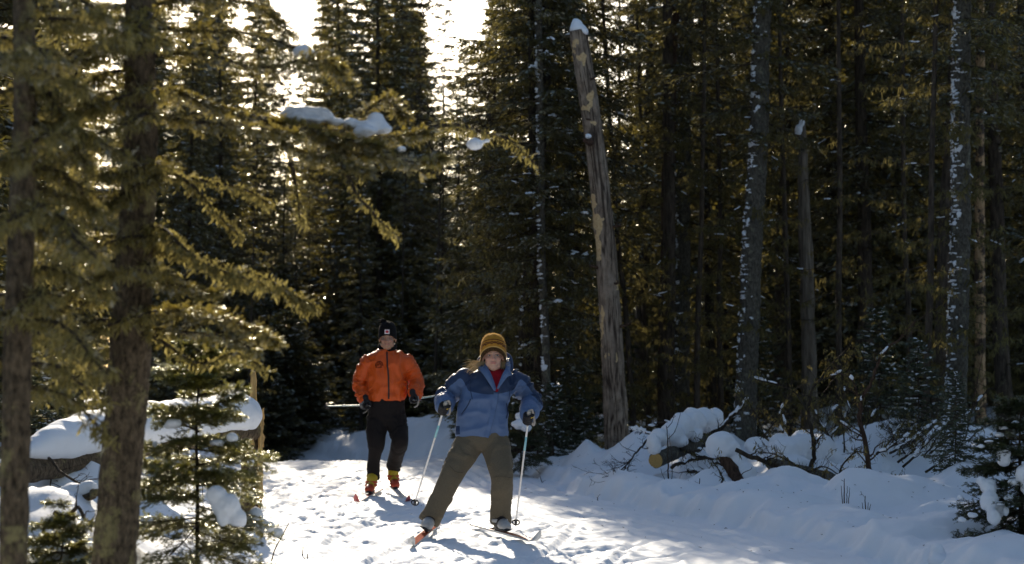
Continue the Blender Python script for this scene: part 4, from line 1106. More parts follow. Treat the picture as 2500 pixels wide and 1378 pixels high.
branch("fallen_branch", "snow-lined limb rising to the right from the sagging snow sheet", [(1735, 1062, 22.2), (1765, 1042, 22.0), (1800, 1005, 22.0), (1825, 975, 22)], .026, .012, 5, .25, snow=34)
branch("fallen_branch", "snowy stick reaching left from the snow on the cut log", [(1590, 1062, 21.4), (1565, 1052, 21.4), (1538, 1046, 21.4)], .012, .006, 3, .12, snow=20)
branch("fallen_branch", "bare limb above the left end of the snow on the cut log", [(1645, 1030, 22.4), (1615, 1032, 22.4), (1590, 1040, 22.4), (1560, 1060, 22.4)], .014, .006, 4, .2, snow=4)
branch("fallen_branch", "bundle of bare twigs leaning down to the snow left of the cut log", [(1580, 1075, 21.2), (1550, 1110, 20.9), (1515, 1150, 20.6), (1470, 1165, 20.4)], .012, .003, 14, .30, extra=(([(1545, 1118, 20.9), (1515, 1140, 20.6), (1480, 1150, 20.4)], .006, .002, 6, .2), ([(1530, 1135, 20.7), (1512, 1165, 20.5), (1490, 1180, 20.3)], .006, .002, 6, .2), ([(1540, 1122, 20.8), (1525, 1180, 20.4), (1548, 1203, 20.2)], .006, .003, 3, .1)))
for k, (a_, b_) in enumerate((((1690, 1110, 21.3), (1760, 1075, 22)), ((1640, 1140, 21), (1750, 1120, 21.6)), ((1660, 1100, 21.6), (1790, 1150, 20.6)), ((1680, 1150, 20.9), (1740, 1175, 20.4)))):
    lab = ["dark broken limb under the snow of the cut log", "snow-streaked limb lying right of the sawn end", "thin limb slanting down to the mushroom-shaped snow cap", "short dark limb in the hollow below the cut log"][k]
    branch("fallen_branch", lab, [a_, tuple((np.array(a_) + b_) / 2 + (0, -6, 0)), b_], .020, .010, 7, .25, lich=20, snow=4)
# leaning stub under a mushroom of snow
t = thing("leaning_stub", "leaning brown stub under a big mushroom-shaped cap of snow", 'stump', tuple(P(1812, 1195, 19.8)))
b = MB(); trunk_mesh(b, pxpath([(1812, 1200, 19.8), (1790, 1150, 19.9), (1764, 1112, 20), (1755, 1095, 20)], 30), np.linspace(.075, .05, 30), 18, .2, 0, 43, 6); part('trunk', b, M['bark_red'], t)
me = blob([(P(1758, 1082, 20), (.15, .16, .12)), (P(1775, 1095, 20), (.14, .15, .11)), (P(1745, 1100, 20), (.09, .12, .09)), (P(1795, 1130, 20.05), (.12, .16, .14)), (P(1815, 1165, 20.0), (.14, .18, .15)), (P(1840, 1195, 19.9), (.17, .2, .13)), (P(1730, 1190, 19.9), (.14, .18, .12))], .016, 5, .012, 5, 6)
part('snow', me, M['snow_soft'], t)
branch("dead_sapling", "thin dead stem in front of the leaning stub", [(1766, 1200, 19.5), (1762, 1170, 19.5), (1752, 1150, 19.5), (1738, 1130, 19.5)], .010, .004, 5, .14, lich=14, cat='sapling')
# big heap over a fallen trunk
t = thing("fallen_log", "dark fallen log buried under the biggest heap of snow", 'log', tuple(P(2000, 1175, 20)))
b = MB(); trunk_mesh(b, pxpath([(1880, 1130, 20.6), (1950, 1155, 20.2), (2060, 1190, 19.8)], 40), np.linspace(.06, .10, 40), 20, .15, 0, 44, 6); part('log', b, M['bark_grey'], t)
me = blob([(P(1915, 1110, 20.7), (.20, .25, .20)), (P(1960, 1100, 20.8), (.2, .28, .20)), (P(2000, 1110, 20.8), (.2, .28, .22)), (P(1940, 1145, 20.5), (.2, .2, .14)), (P(2045, 1125, 20.8), (.2, .25, .18)), (P(2085, 1140, 20.6), (.17, .22, .15)), (P(2010, 1155, 20.4), (.22, .2, .12)), (P(2060, 1160, 20.3), (.2, .2, .12)), (P(1850, 1092, 21.2), (.16, .18, .10)), (P(1905, 1085, 21), (.12, .15, .1)), (P(2140, 1150, 21), (.18, .2, .12)), (P(1975, 1078, 21), (.10, .15, .1))], .02, 5, .022, 7, 5)
part('snow', me, M['snow_soft'], t)
part('snow', blob([(P(2092, 1062, 22.5), (.12, .14, .1)), (P(2070, 1085, 22.3), (.16, .18, .12))], .025, 6, .014, 8, 4), M['snow_soft'], t)
branch("fallen_branch", "long spiny dead branch lying across the biggest snow heap", [(1795, 1098, 19.6), (1850, 1122, 19.5), (1920, 1150, 19.4), (1990, 1175, 19.3), (2050, 1192, 19.2)], .022, .032, 22, .32, lich=70, snow=6,
       extra=(([(1990, 1172, 19.3), (1930, 1130, 19.3), (1890, 1110, 19.3), (1850, 1108, 19.3)], .012, .004, 10, .2), ([(2040, 1180, 19.3), (2060, 1130, 19.3), (2090, 1105, 19.3), (2125, 1110, 19.3)], .010, .005, 10, .18), ([(1960, 1160, 19.3), (2010, 1140, 19.2), (2060, 1165, 19.1), (2100, 1175, 19.1)], .008, .004, 9, .18)))
branch("dead_sapling", "crooked dead sapling bending up to the right above the snow heap", [(2148, 1192, 19.5), (2120, 1130, 19.5), (2108, 1060, 19.5), (2100, 985, 19.5), (2125, 930, 19.5), (2150, 860, 19.4), (2190, 820, 19.4), (2235, 775, 19.3)], .030, .006, 16, .34, [M['bark_red'], M['lichen_dim']], 40, lich=60, snow=8,
       extra=(([(2102, 1000, 19.5), (2085, 930, 19.6), (2050, 905, 19.7), (2010, 950, 19.8)], .010, .004, 8, .2), ([(2112, 1060, 19.5), (2060, 1030, 19.4), (2030, 1010, 19.4)], .008, .003, 6, .2), ([(2150, 1190, 19.4), (2180, 1160, 19.3), (2205, 1195, 19.2)], .012, .005, 8, .14)), cat='sapling')
branch("dead_sapling", "forked dead sapling rising out of the snow heap before the grey stub", [(1982, 1085, 20.3), (1988, 1020, 20.3), (1975, 960, 20.3), (1985, 890, 20.2), (2030, 830, 20.2), (2060, 800, 20.1)], .024, .006, 18, .36, n=36, lich=90, snow=5, cat='sapling',
       extra=(([(1978, 960, 20.3), (1940, 900, 20.4), (1880, 875, 20.4), (1840, 868, 20.4)], .010, .003, 12, .22), ([(2000, 870, 20.2), (2050, 850, 20.1), (2090, 790, 20.0)], .008, .003, 8, .2)))
branch("dead_sapling", "thin lichen-covered stem between the two crooked saplings", [(2065, 1110, 20.6), (2060, 1020, 20.6), (2055, 930, 20.6), (2080, 850, 20.6)], .010, .004, 14, .26, lich=60, cat='sapling')
branch("dead_sapling", "spindly dead stem beside the snow-flecked trunk", [(1880, 1110, 21.4), (1870, 1020, 21.4), (1830, 930, 21.4), (1800, 880, 21.4)], .010, .003, 16, .34, lich=60, cat='sapling')
branch("dead_sapling", "bare brown stem right of the snow-plastered trunk", [(2350, 1040, 23), (2370, 960, 23), (2385, 880, 23), (2400, 800, 23)], .010, .004, 6, .3, [M['bark_red'], M['lichen_dim']], cat='sapling')
branch("bare_shrub", "small bare forked shrub in front of the cut log", [(1632, 1202, 19.6), (1631, 1150, 19.6), (1630, 1100, 19.6), (1627, 1062, 19.6)], .008, .004, 0, .1, cat='shrub',
       extra=(([(1630, 1066, 19.6), (1642, 1050, 19.6), (1645, 1028, 19.6)], .004, .002, 1, .05), ([(1632, 1094, 19.6), (1650, 1070, 19.6), (1662, 1028, 19.6)], .004, .002, 1, .05), ([(1640, 1200, 19.6), (1641, 1150, 19.6), (1633, 1080, 19.6)], .004, .002, 0, .05), ([(1628, 1202, 19.6), (1617, 1180, 19.6), (1613, 1165, 19.6)], .003, .002, 0, .05)))
for lab, c in (("curved dark twig sprouting from the snow right of the leaning stub", [(1797, 1197, 19.3), (1812, 1172, 19.3), (1834, 1160, 19.3)]), ("single upright twig left of the leaning stub", [(1708, 1212, 19), (1708, 1190, 19)]),
               ("tuft of dry stems in the sunlit hollow of the right bank", [(2062, 1247, 16.8), (2061, 1205, 16.8), (2061, 1182, 16.8)]), ("pair of short reddish stems right of the dry tuft", [(2113, 1243, 16.8), (2112, 1202, 16.8)]), ("tiny dark twig on the bank near the bundle of bare twigs", [(1460, 1198, 20), (1458, 1188, 20)]),
               ("thin twig sprouting by the trail berm right of the woman's pole", [(1325, 1162, 23), (1318, 1142, 23)]), ("thin curved stems on the left edge of the trail by the sapling", [(660, 1362, 13.3), (672, 1325, 13.3), (690, 1290, 13.2), (705, 1262, 13.2)]), ("red stem standing in the trail snow at the lower left", [(738, 1345, 13.6), (740, 1310, 13.6)]), ("short red twin stems on the trail at the lower left", [(750, 1356, 13.4), (751, 1330, 13.4)])):
    tuft = "tuft" in lab or "pair" in lab or "twin" in lab
    branch("dry_weed", lab, c, .0055, .003, 1, .06, [M['bark_red'], M['lichen_dim']], 8, cat='weed', extra=[([(c[0][0] + o, c[0][1] - 2, c[0][2]), (c[-1][0] + o * 1.5, c[-1][1] + 12 + abs(o), c[-1][2])], .0045, .002, 0, .05) for o in ((-5, 5, 9) if "tuft" in lab else (-11,))] if tuft else ())
# slanting tangle of fallen tops with snow on every limb
for k in range(16):
    fx_, fy_ = 2130 + k * 9 + rP.uniform(-14, 14), 1160 + rP.uniform(-60, 20); d_ = 19.5 + rP.uniform(-1, 3)
    L = rP.uniform(70, 190); sl = rP.uniform(.55, 1.1)
    tt, pp = branch("fallen_branch", "%s slanting snow-flecked dead limb from the left in the tangle below the plastered trunk" % ORD[k], [(fx_, fy_, d_), (fx_ + L * .5, fy_ - L * .5 * sl + 6, d_ + .1), (fx_ + L, fy_ - L * sl, d_ + .3)], .013, .005, 14, .28, lich=30, snow=12)
    tt["group"] = "slanting limbs in the tangle"
for k in range(14):
    fx_, fy_ = 1860 + k * 30 + rP.uniform(-10, 10), 1095 + rP.uniform(-25, 30); d_ = 21.0 + rP.uniform(-.6, 1.6); sg = rP.choice([-1, 1]); L = rP.uniform(50, 130)
    branch("fallen_branch", "%s thin bare stick from the left in the tangle behind the biggest snow heap" % ORD[k], [(fx_, fy_, d_), (fx_ + sg * L * .4, fy_ - L * .6, d_ + .1), (fx_ + sg * L * .6, fy_ - L * rP.uniform(.9, 1.4), d_ + .1)], .009, .003, 14, .30, lich=26, snow=2)
# shed needles and bark crumbs on the snow
nb = 1500; bx = np.concatenate([rP.uniform(-4.2, 4.2, nb)]); by = rP.uniform(12.4, 27, nb)
keep = rP.uniform(0, 1, nb) < np.where((bx > xr(by) + .2) | (bx < xl(by)), .9, .22); bx, by = bx[keep], by[keep]
bz = G(bx, by) + fine(bx, by) + .006; dr_ = rP.uniform(0, 6.28, len(bx)); ln_ = rP.uniform(.006, .022, len(bx)); wd_ = rP.uniform(.0015, .005, len(bx))
c_ = np.stack([bx, by, bz], 1); u_ = np.stack([np.cos(dr_), np.sin(dr_), rP.uniform(-.2, .4, len(bx))], 1) * ln_[:, None]; v_ = np.stack([-np.sin(dr_), np.cos(dr_), 0 * dr_], 1) * wd_[:, None]; w_ = np.array((0, 0, .004))
b = MB(); b.tris(np.concatenate([np.stack([c_ - u_ - v_, c_ - u_ + v_, c_ + u_], 1), np.stack([c_ - u_ + v_, c_ + w_, c_ + u_], 1), np.stack([c_ - u_ - v_, c_ + u_, c_ + w_], 1)]))
link("bark_litter", b.mesh("bark_litter"), M['twig'], None, False, kind='stuff', label="shed needles and bark crumbs scattered over the snow", category="litter")
# near snow-laden fir at the right edge
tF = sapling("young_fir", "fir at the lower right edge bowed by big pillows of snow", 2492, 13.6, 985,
    [(1010, .18, .3), (1050, .24, .1), (1090, .30, 0), (1130, .34, -.05), (1170, .38, -.1), (1210, .42, -.18), (1250, .42, -.25), (1290, .40, -.32)], 36, M['needle_shade'], 7, .022, nd=.9, n3=12)
clump(tF, [(2395, 1175, 13.4, .03, .04, .03), (2412, 1190, 13.4, .055, .06, .06), (2415, 1225, 13.35, .06, .07, .08), (2425, 1262, 13.3, .05, .06, .06), (2440, 1245, 13.4, .05, .06, .06)], 31)
clump(tF, [(2450, 1108, 13.4, .055, .05, .045), (2452, 1128, 13.4, .045, .05, .035)], 32)
clump(tF, [(2500, 1160, 13.3, .06, .06, .075), (2512, 1190, 13.3, .06, .06, .06)], 33)
clump(tF, [(2478, 1178, 13.35, .055, .05, .035)], 34)
clump(tF, [(2395, 1090, 13.5, .03, .05, .012), (2415, 1078, 13.5, .035, .05, .013), (2440, 1062, 13.5, .03, .04, .012)], 35, .008)
clump(tF, [(2450, 1045, 13.5, .035, .04, .014), (2478, 1032, 13.5, .03, .04, .013)], 36, .008)
clump(tF, [(2462, 1215, 13.3, .03, .04, .02), (2440, 1230, 13.3, .03, .04, .02), (2455, 1250, 13.3, .025, .03, .03)], 37, .010)
clump(tF, [(2350, 1270, 13.4, .03, .03, .016), (2375, 1258, 13.4, .04, .04, .02), (2345, 1215, 13.5, .02, .02, .014)], 38, .008)
# snow clods on the trees behind the woman's hand
tS = sapling("young_fir", "small fir with a big white snow lump just right of the woman's jacket", 1272, 24.5, 985, [(1005, .16, .2), (1040, .26, 0), (1075, .34, -.1), (1105, .38, -.2)], 37, M['needle_shade'], 6, .014, 5)
clump(tS, [(1275, 1018, 24.3, .09, .09, .06), (1268, 1036, 24.2, .10, .10, .06), (1285, 1045, 24.2, .07, .09, .05)], 39, .016)
# upright snow block on the berm at the lower right
t = thing("snow_block", "upright block of snow on the bank at the lower right", 'snow block', tuple(P(2300, 1360, 12.9)))
part('block', blob([(P(2288, 1350, 12.9), (.055, .07, .07)), (P(2292, 1372, 12.85), (.075, .08, .06)), (P(2315, 1368, 12.85), (.06, .08, .04))], .012, 3, .014, 41, 9), M['snow_soft'], t)

# ------------------------------------------------------------------ skiers
def eloft(mb, secs, sides=28, mat=0):
    """closed loft of horizontal ellipses (cx, cy, cz, rx, ry)"""
    s = np.array(secs, float); f = np.linspace(0, len(s) - 1, (len(s) - 1) * 4 + 1)
    S = smooth_path(s[:, :3], len(f)); rx_ = np.interp(f, np.arange(len(s)), s[:, 3]); ry_ = np.interp(f, np.arange(len(s)), s[:, 4])
    a = np.arange(sides) / sides * 2 * math.pi; n = len(f)
    V = np.stack([S[:, 0, None] + rx_[:, None] * np.cos(a), S[:, 1, None] + ry_[:, None] * np.sin(a), np.repeat(S[:, 2, None], sides, 1)], -1).reshape(-1, 3)
    i = np.arange(n - 1)[:, None] * sides; j = np.arange(sides)[None]; k = (j + 1) % sides
    b = mb.n; mb.add(V, np.stack([i + j, i + k, i + sides + k, i + sides + j], -1).reshape(-1, 4), mat)
    W = np.stack([S[0], S[-1]]); q = mb.n; mb.add(W, np.zeros((0, 4), int), mat)
    jj = np.arange(sides); kk = (jj + 1) % sides
    F = np.vstack([np.stack([np.full(sides, q), b + kk, b + jj], -1), np.stack([np.full(sides, q + 1), b + (n - 1) * sides + jj, b + (n - 1) * sides + kk], -1)])
    mb.f.append(F); mb.m.append(np.full(len(F), mat, np.int32))

def limb(mb, pts, rad, sides=18, n=24, endball=True):
    p = smooth_path(pts, n); r_ = np.interp(np.linspace(0, 1, n), np.linspace(0, 1, len(rad)), rad)
    mb.tube(p, r_, sides)
    for q, k in ((0, r_[0]), (-1, r_[-1]))[:2 if endball else 1]: mb.ball(p[q], (k, k, k), 0, 2)
    return p

def seg_param(V, path):
    """nearest parameter along a path, and distance"""
    best = np.full(len(V), 1e9); tp = np.zeros(len(V)); n = len(path)
    for k in range(n):
        d = np.linalg.norm(V - path[k], axis=1); m = d < best; best[m] = d[m]; tp[m] = k / (n - 1)
    return tp, best

def folds(me, paths, amp=.010, freq=9, seed=0, torso_amp=.006, tfreq=(7, 7, 12)):
    """cloth creases: rings that wander round the limbs, soft billows on the trunk"""
    V, N = getv(me), getn(me)
    D = np.zeros(len(V)); W = np.zeros(len(V))
    for i, (p, rr, fr, am) in enumerate(paths):
        t, d = seg_param(V, p); L = np.linalg.norm(np.diff(p, axis=0), axis=1).sum()
        w = sstep(rr * 1.9, rr * 1.2, d)
        sx_ = t * L * fr + 1.6 * noise3(V[:, 0] * 9, V[:, 1] * 9, V[:, 2] * 9, seed + i)
        cr = (1 - np.abs(noise3(sx_, V[:, 0] * 3.5, V[:, 1] * 3.5, seed + 3)) * 2)
        D += w * cr * am; W = np.maximum(W, w)
    tors = (1 - np.abs(fbm3(V[:, 0] * tfreq[0], V[:, 1] * tfreq[1] * .6, V[:, 2] * tfreq[2], seed + 20, 2))) - .6
    D += (1 - W) * tors * torso_amp * 2
    D += fbm3(V[:, 0] * 26, V[:, 1] * 26, V[:, 2] * 26, seed + 30, 2) * .0012
    setv(me, V + N * D[:, None])
    return V

def head_geo(mb, c, s, yaw=0., pitch=0., jaw=1.0):
    """head and neck; c = head centre, s = head height / 0.23 ; faces -Y"""
    cyw, syw = math.cos(yaw), math.sin(yaw); cp, spp = math.cos(pitch), math.sin(pitch)
    Rm = np.array(((cyw, -syw, 0), (syw, cyw, 0), (0, 0, 1))) @ np.array(((1, 0, 0), (0, cp, -spp), (0, spp, cp)))
    L = lambda x, y, z: c + Rm @ (np.array((x, y, z)) * s)
    E = lambda x, y, z, a, b_, d_: mb.ball(L(x, y, z), np.array((a, b_, d_)) * s, 0, 3, rot=Rm)
    E(0, .012, .035, .076, .094, .083)                       # skull
    E(0, -.022, -.020, .062, .066, .082)                     # face
    E(0, -.040, -.075, .040 * jaw, .040, .034)               # chin
    E(-.036 * jaw, -.012, -.058, .026, .045, .034); E(.036 * jaw, -.012, -.058, .026, .045, .034)   # jaw
    E(-.034, -.062, -.022, .024, .020, .022); E(.034, -.062, -.022, .024, .020, .022)   # cheekbones
    E(0, -.070, .032, .050, .022, .020)                      # brow
    E(0, -.090, -.003, .0095, .013, .026); E(0, -.101, -.020, .014, .013, .010)         # nose
    E(-.010, -.094, -.023, .009, .009, .007); E(.010, -.094, -.023, .009, .009, .007)
    E(0, -.085, -.046, .023, .010, .007); E(0, -.083, -.055, .020, .010, .007)          # lips
    E(-.078, .010, -.010, .010, .018, .030); E(.078, .010, -.010, .010, .018, .030)     # ears
    return L, Rm

def make_head_attr(me, L, Rm, c, s):
    V = getv(me); q = ((V - c) @ Rm) / s
    n = getn(me)
    # eye sockets pressed in, then painted features (lips, brows, lashes) that belong to the skin
    for ex in (-.030, .030):
        g = np.exp(-(((q[:, 0] - ex) / .017) ** 2 + ((q[:, 2] - .010) / .010) ** 2)) * (q[:, 1] < -.03)
        V = V + (Rm @ np.array((0, 1., 0)))[None] * (g * .013 * s)[:, None]
    g = np.exp(-((q[:, 0] / .026) ** 2 + ((q[:, 2] + .0505) / .0022) ** 2)) * (q[:, 1] < -.05)
    V = V + (Rm @ np.array((0, 1., 0)))[None] * (g * .004 * s)[:, None]
    setv(me, V)
    front = (q[:, 1] < -.04)
    lip = np.exp(-((q[:, 0] / .024) ** 4 + ((q[:, 2] + .051) / .0095) ** 4)) * front
    brow = np.maximum.reduce([np.exp(-(((q[:, 0] - e) / .020) ** 4 + ((q[:, 2] - .030 + .12 * (abs(e) and np.abs(np.abs(q[:, 0]) - .03))) / .0045) ** 4)) for e in (-.032, .032)]) * front
    lash = np.maximum.reduce([np.exp(-(((q[:, 0] - e) / .015) ** 4 + ((q[:, 2] - .012) / .0032) ** 4)) for e in (-.030, .030)]) * front
    cheek = np.maximum.reduce([np.exp(-(((q[:, 0] - e) / .020) ** 2 + ((q[:, 2] + .022) / .018) ** 2)) for e in (-.038, .038)]) * front
    nose = np.exp(-((q[:, 0] / .014) ** 2 + ((q[:, 2] + .018) / .014) ** 2)) * front
    attr(me, "lip", lip); attr(me, "brow", np.maximum(brow, lash)); attr(me, "cheek", np.maximum(cheek, nose))

def mat_skin(name, base, lipc, browc, cheekc):
    t = NT(name); c = t.mix(t.math('MULTIPLY', t.attr("cheek"), .5), base, cheekc)
    c = t.mix(t.math('MULTIPLY', t.attr("lip"), .8), c, lipc); c = t.mix(t.math('MULTIPLY', t.attr("brow"), .85), c, browc)
    b = t.n("ShaderNodeBsdfPrincipled"); t.l(c, b.inputs["Base Color"]); b.inputs["Roughness"].default_value = .5; b.inputs["Specular IOR Level"].default_value = .35
    b.inputs["Subsurface Weight"].default_value = .25; b.inputs["Subsurface Radius"].default_value = (.02, .008, .004); b.inputs["Subsurface Scale"].default_value = .3
    t.l(b.outputs[0], t.out.inputs[0]); return t.mat

def fist(mb, c, axis_, arm, s=1.0):
    """gloved hand closed round a pole: axis_ = pole direction (thumb end), arm = direction from hand to forearm"""
    z = nrm(axis_); a = nrm(arm - z * np.dot(arm, z)); b_ = np.cross(z, a)
    # palm behind the pole, towards the forearm
    Rm = np.stack([b_, a, z], 1)
    mb.ball(c + a * .030 * s, np.array((.026, .036, .046)) * s, 0, 2, rot=Rm)
    mb.ball(c + a * .060 * s, np.array((.030, .036, .036)) * s, 0, 2, rot=Rm)
    for k, (off, ln) in enumerate(((.032, 1.0), (.011, 1.08), (-.011, 1.02), (-.031, .85))):     # four fingers curl round the pole
        th = np.linspace(.35 * math.pi, (.35 + 1.18 * ln) * math.pi, 9); r_ = np.linspace(.032, .024, 9) * s
        p = c + z * off * s + (a[None] * np.cos(th)[:, None] + b_[None] * np.sin(th)[:, None]) * r_[:, None]
        p[0] = c + z * off * s + a * .026 * s + b_ * .018 * s
        mb.tube(p, np.linspace(.0125, .0098, 9) * s, 10); mb.ball(p[-1], np.full(3, .0098 * s), 0, 2)
    p = smooth_path([c + a * .045 * s - b_ * .012 * s + z * .028 * s, c + a * .018 * s - b_ * .030 * s + z * .044 * s, c - a * .012 * s - b_ * .028 * s + z * .046 * s, c - a * .028 * s - b_ * .006 * s + z * .046 * s], 9)
    mb.tube(p, np.linspace(.0145, .011, 9) * s, 10); mb.ball(p[-1], np.full(3, .011 * s), 0, 2)

def open_hand(mb, c, fwd, side, s=1.0, curl=.6):
    """relaxed gloved hand: fwd = fingers, side = thumb side"""
    f = nrm(fwd); sd = nrm(side - f * np.dot(side, f)); n = np.cross(f, sd); Rm = np.stack([sd, f, n], 1)
    mb.ball(c, np.array((.042, .048, .022)) * s, 0, 2, rot=Rm)
    for k, (o, ln) in enumerate(((.030, .072), (.011, .080), (-.009, .075), (-.028, .060))):
        p = [c + f * .030 * s + sd * o * s]; d = f.copy()
        for j in range(3):
            d = nrm(d * math.cos(curl * (.5 + .3 * j)) - n * math.sin(curl * (.5 + .3 * j))); p.append(p[-1] + d * ln * s / 2.6)
        p = smooth_path(p, 10); mb.tube(p, np.linspace(.0125, .0095, 10) * s, 10); mb.ball(p[-1], np.full(3, .0095 * s), 0, 2)
    p = smooth_path([c - f * .015 * s + sd * .030 * s, c + f * .012 * s + sd * .058 * s - n * .012 * s, c + f * .044 * s + sd * .060 * s - n * .028 * s], 8)
    mb.tube(p, np.linspace(.0155, .011, 8) * s, 10); mb.ball(p[-1], np.full(3, .011 * s), 0, 2)

def drape(bvh, pts, off=.004):
    """project points onto a garment from the front"""
    out = []
    for p in pts:
        h = bvh.ray_cast(Vector((p[0], p[1] - 1.0, p[2])), Vector((0, 1, 0)))
        out.append(np.array(h[0]) + np.array(h[1]) * off if h[0] is not None else np.array(p, float))
    return np.array(out)
def bvh_of(me):
    return BVHTree.FromPolygons([v.co[:] for v in me.vertices], [p.vertices[:] for p in me.polygons])

def boot(mb, ankle, heel, toe_dir, up, L=.27, s=1.0):
    """ski boot: sole, toe box, instep and shaft"""
    f = nrm(toe_dir); u = nrm(up - f * np.dot(up, f)); sd = np.cross(f, u)
    Rm = np.stack([sd, f, u], 1); at_ = lambda x, y, z: heel + Rm @ (np.array((x, y, z)) * s)
    prof = [(.00, .030, .030, .035), (.03, .036, .045, .048), (.09, .040, .060, .062), (.15, .044, .050, .050), (.20, .047, .038, .040), (.245, .043, .030, .030), (.270, .026, .020, .022)]
    pts = np.array([at_(0, y, h) for y, w, h, r_ in prof]); 
    mb.tube(pts, np.array([(w * s, r_ * s) for y, w, h, r_ in prof]), 18, up=tuple(u))
    sh = smooth_path([at_(0, .07, .05), at_(0, .06, .10), ankle], 10); mb.tube(sh, np.linspace(.052, .058, 10) * s, 18); mb.ball(ankle, np.full(3, .056 * s), 0, 2)

def ski(name, label, toe, heading, roll, slope, mats, fwd=1.0, back=.85, w=.024, tipcol=True, group=None):
    """cross-country ski with turned-up tip; toe = point under the boot toe on the top sheet"""
    h = nrm(np.array((heading[0], heading[1], slope))); u0 = nrm(np.array((0, 0, 1.)) - h * h[2]); s0 = np.cross(h, u0)
    u = u0 * math.cos(roll) + s0 * math.sin(roll); sd = np.cross(h, u)
    t = thing(name, label, 'ski', tuple(toe), group)
    ys = np.concatenate([np.linspace(-back, fwd - .22, 30), np.linspace(fwd - .20, fwd, 14)])
    top, V = [], []
    for y in ys:
        tt = max(0, (y - (fwd - .22)) / .22); lift = .085 * tt ** 2.0; ww = w * (1 + .12 * abs(y) / fwd) * (1 - .85 * max(0, (tt - .55) / .45) ** 2.2); th = .014 * (1 - .6 * min(1, abs(y) / fwd)) * (1 - .55 * tt) + .003
        c = toe + h * y + u * (lift + .006 * (1 - (abs(y) / fwd)) - .006)
        V += [c + sd * ww, c + sd * ww * .9 + u * .0, c - sd * ww * .9, c - sd * ww, c - sd * ww - u * th, c + sd * ww - u * th]
    V = np.array(V); n = len(ys); F, FM = [], []
    for k in range(n - 1):
        for j in range(6):
            F.append((k*6+j, k*6+6+j, k*6+6+(j+1) % 6, k*6+(j+1) % 6)); FM.append(0 if j in (0, 1, 2) else 1)
    FM = np.array(FM); F = np.array(F); tipm = (np.repeat(ys[:-1], 6) > fwd - .26)
    FM = np.where(tipm, 2, FM)
    b = MB()
    for m in (0, 1, 2):
        if (FM == m).any(): 
            if b.n == 0: b.add(V, F[FM == m], m)
            else: b.f.append(F[FM == m]); b.m.append(np.full((FM == m).sum(), m, np.int32))
    ends = np.array([(0, 1, 2, 3), (n*6-6, n*6-5, n*6-4, n*6-3)]); b.f.append(ends); b.m.append(np.zeros(2, np.int32))
    part('ski_body', b, mats, t, smooth=False)
    bd = MB(); Rm = np.stack([sd, h, u], 1)
    bd.tube(np.stack([toe + h * y + u * z for y, z in ((-.28, .006), (-.10, .010), (.0, .016), (.035, .022), (.055, .012))]), np.array([(.014, .006), (.018, .008), (.022, .014), (.020, .016), (.012, .008)]), 10, up=tuple(u))
    part('binding', bd, M['dark_plastic'], t)
    return t

def pole(name, label, hand, tip, mats, band, basket_r=.028, grip_up=.05, strap=None):
    """ski pole: shaft, coloured band, grip, strap, basket and point"""
    d = nrm(tip - hand); t = thing(name, label, 'ski pole', tuple(tip)); L = np.linalg.norm(tip - hand)
    b = MB(); b.tube(np.linspace(hand - d * (grip_up - .01), tip - d * .03, 12), np.linspace(.0085, .0062, 12), 12); part('shaft', b, mats[0], t)
    b = MB(); b.tube(np.linspace(hand + d * band[0] * L, hand + d * band[1] * L, 4), [.0092] * 4, 12); part('colour_band', b, mats[1], t)
    b = MB(); g = np.linspace(hand - d * (grip_up + .035), hand + d * .075, 12); b.tube(g, [.010, .016, .017, .015, .0145, .015, .0145, .015, .0145, .015, .014, .011], 14); part('grip', b, mats[2], t)
    b = MB(); sdv = nrm(np.cross(d, (0.3, .2, 1))); lp = smooth_path([hand - d * (grip_up + .02), hand - d * (grip_up + .05) + sdv * .02, hand + sdv * .05 + d * .01, hand + sdv * .045 + d * .06, hand + d * .03 + sdv * .03], 18)
    b.tube(lp, np.array([(.009, .0022)] * 18), 8); part('strap', b, mats[3], t)
    b = MB(); cpt = tip - d * .055; s1 = nrm(np.cross(d, (1, 0.2, 0))); s2 = np.cross(d, s1); an = np.linspace(0, 2 * math.pi, 25)
    b.tube(cpt + (s1[None] * np.cos(an)[:, None] + s2[None] * np.sin(an)[:, None]) * basket_r, [.0055] * 25, 8, caps=False)
    for k in range(3): a_ = k * 2.094; b.tube(np.stack([cpt - d * .02, cpt + (s1 * math.cos(a_) + s2 * math.sin(a_)) * basket_r]), [.006, .004], 6)
    b.tube(np.stack([cpt - d * .035, cpt + d * .012]), [.010, .012], 10); part('basket', b, M['dark_plastic'], t)
    b = MB(); b.tube(np.stack([tip - d * .035, tip]), [.005, .0018], 8); part('point', b, M['steel'], t)
    return t

M['dark_plastic'] = mat_plain("black_plastic", (.015, .015, .017), .4, .4)
M['steel'] = mat_plain("steel_point", (.45, .45, .45), .3, .5, metallic=1.0)
M['white_shaft'] = mat_plain("white_pole_paint", (.75, .75, .74), .35, .5)
M['silver_grip'] = mat_plain("grey_grip", (.32, .31, .29), .5, .4)
M['cyan_band'] = mat_plain("light_blue_band", (.25, .55, .62), .4, .4)
M['yellow'] = mat_plain("yellow_plastic", (.62, .40, .04), .5, .4)
M['glove_black'] = mat_plain("black_glove", (.013, .012, .014), .7, .3, sheen=.05, bump=.4, scale=90)
M['glove_grey'] = mat_plain("grey_glove_trim", (.30, .28, .26), .7, .3)
M['trouser_olive'] = mat_plain("olive_brown_trousers", (.128, .106, .074), .9, .1, sheen=.08, scale=120, bump=.25)
M['trouser_black'] = mat_plain("black_trousers", (.012, .009, .0085), .8, .2, sheen=.04, scale=120, bump=.25)
M['orange'] = mat_plain("orange_shell", (.60, .085, .006), .45, .35, sheen=.08, var=.05, scale=60, bump=.15)
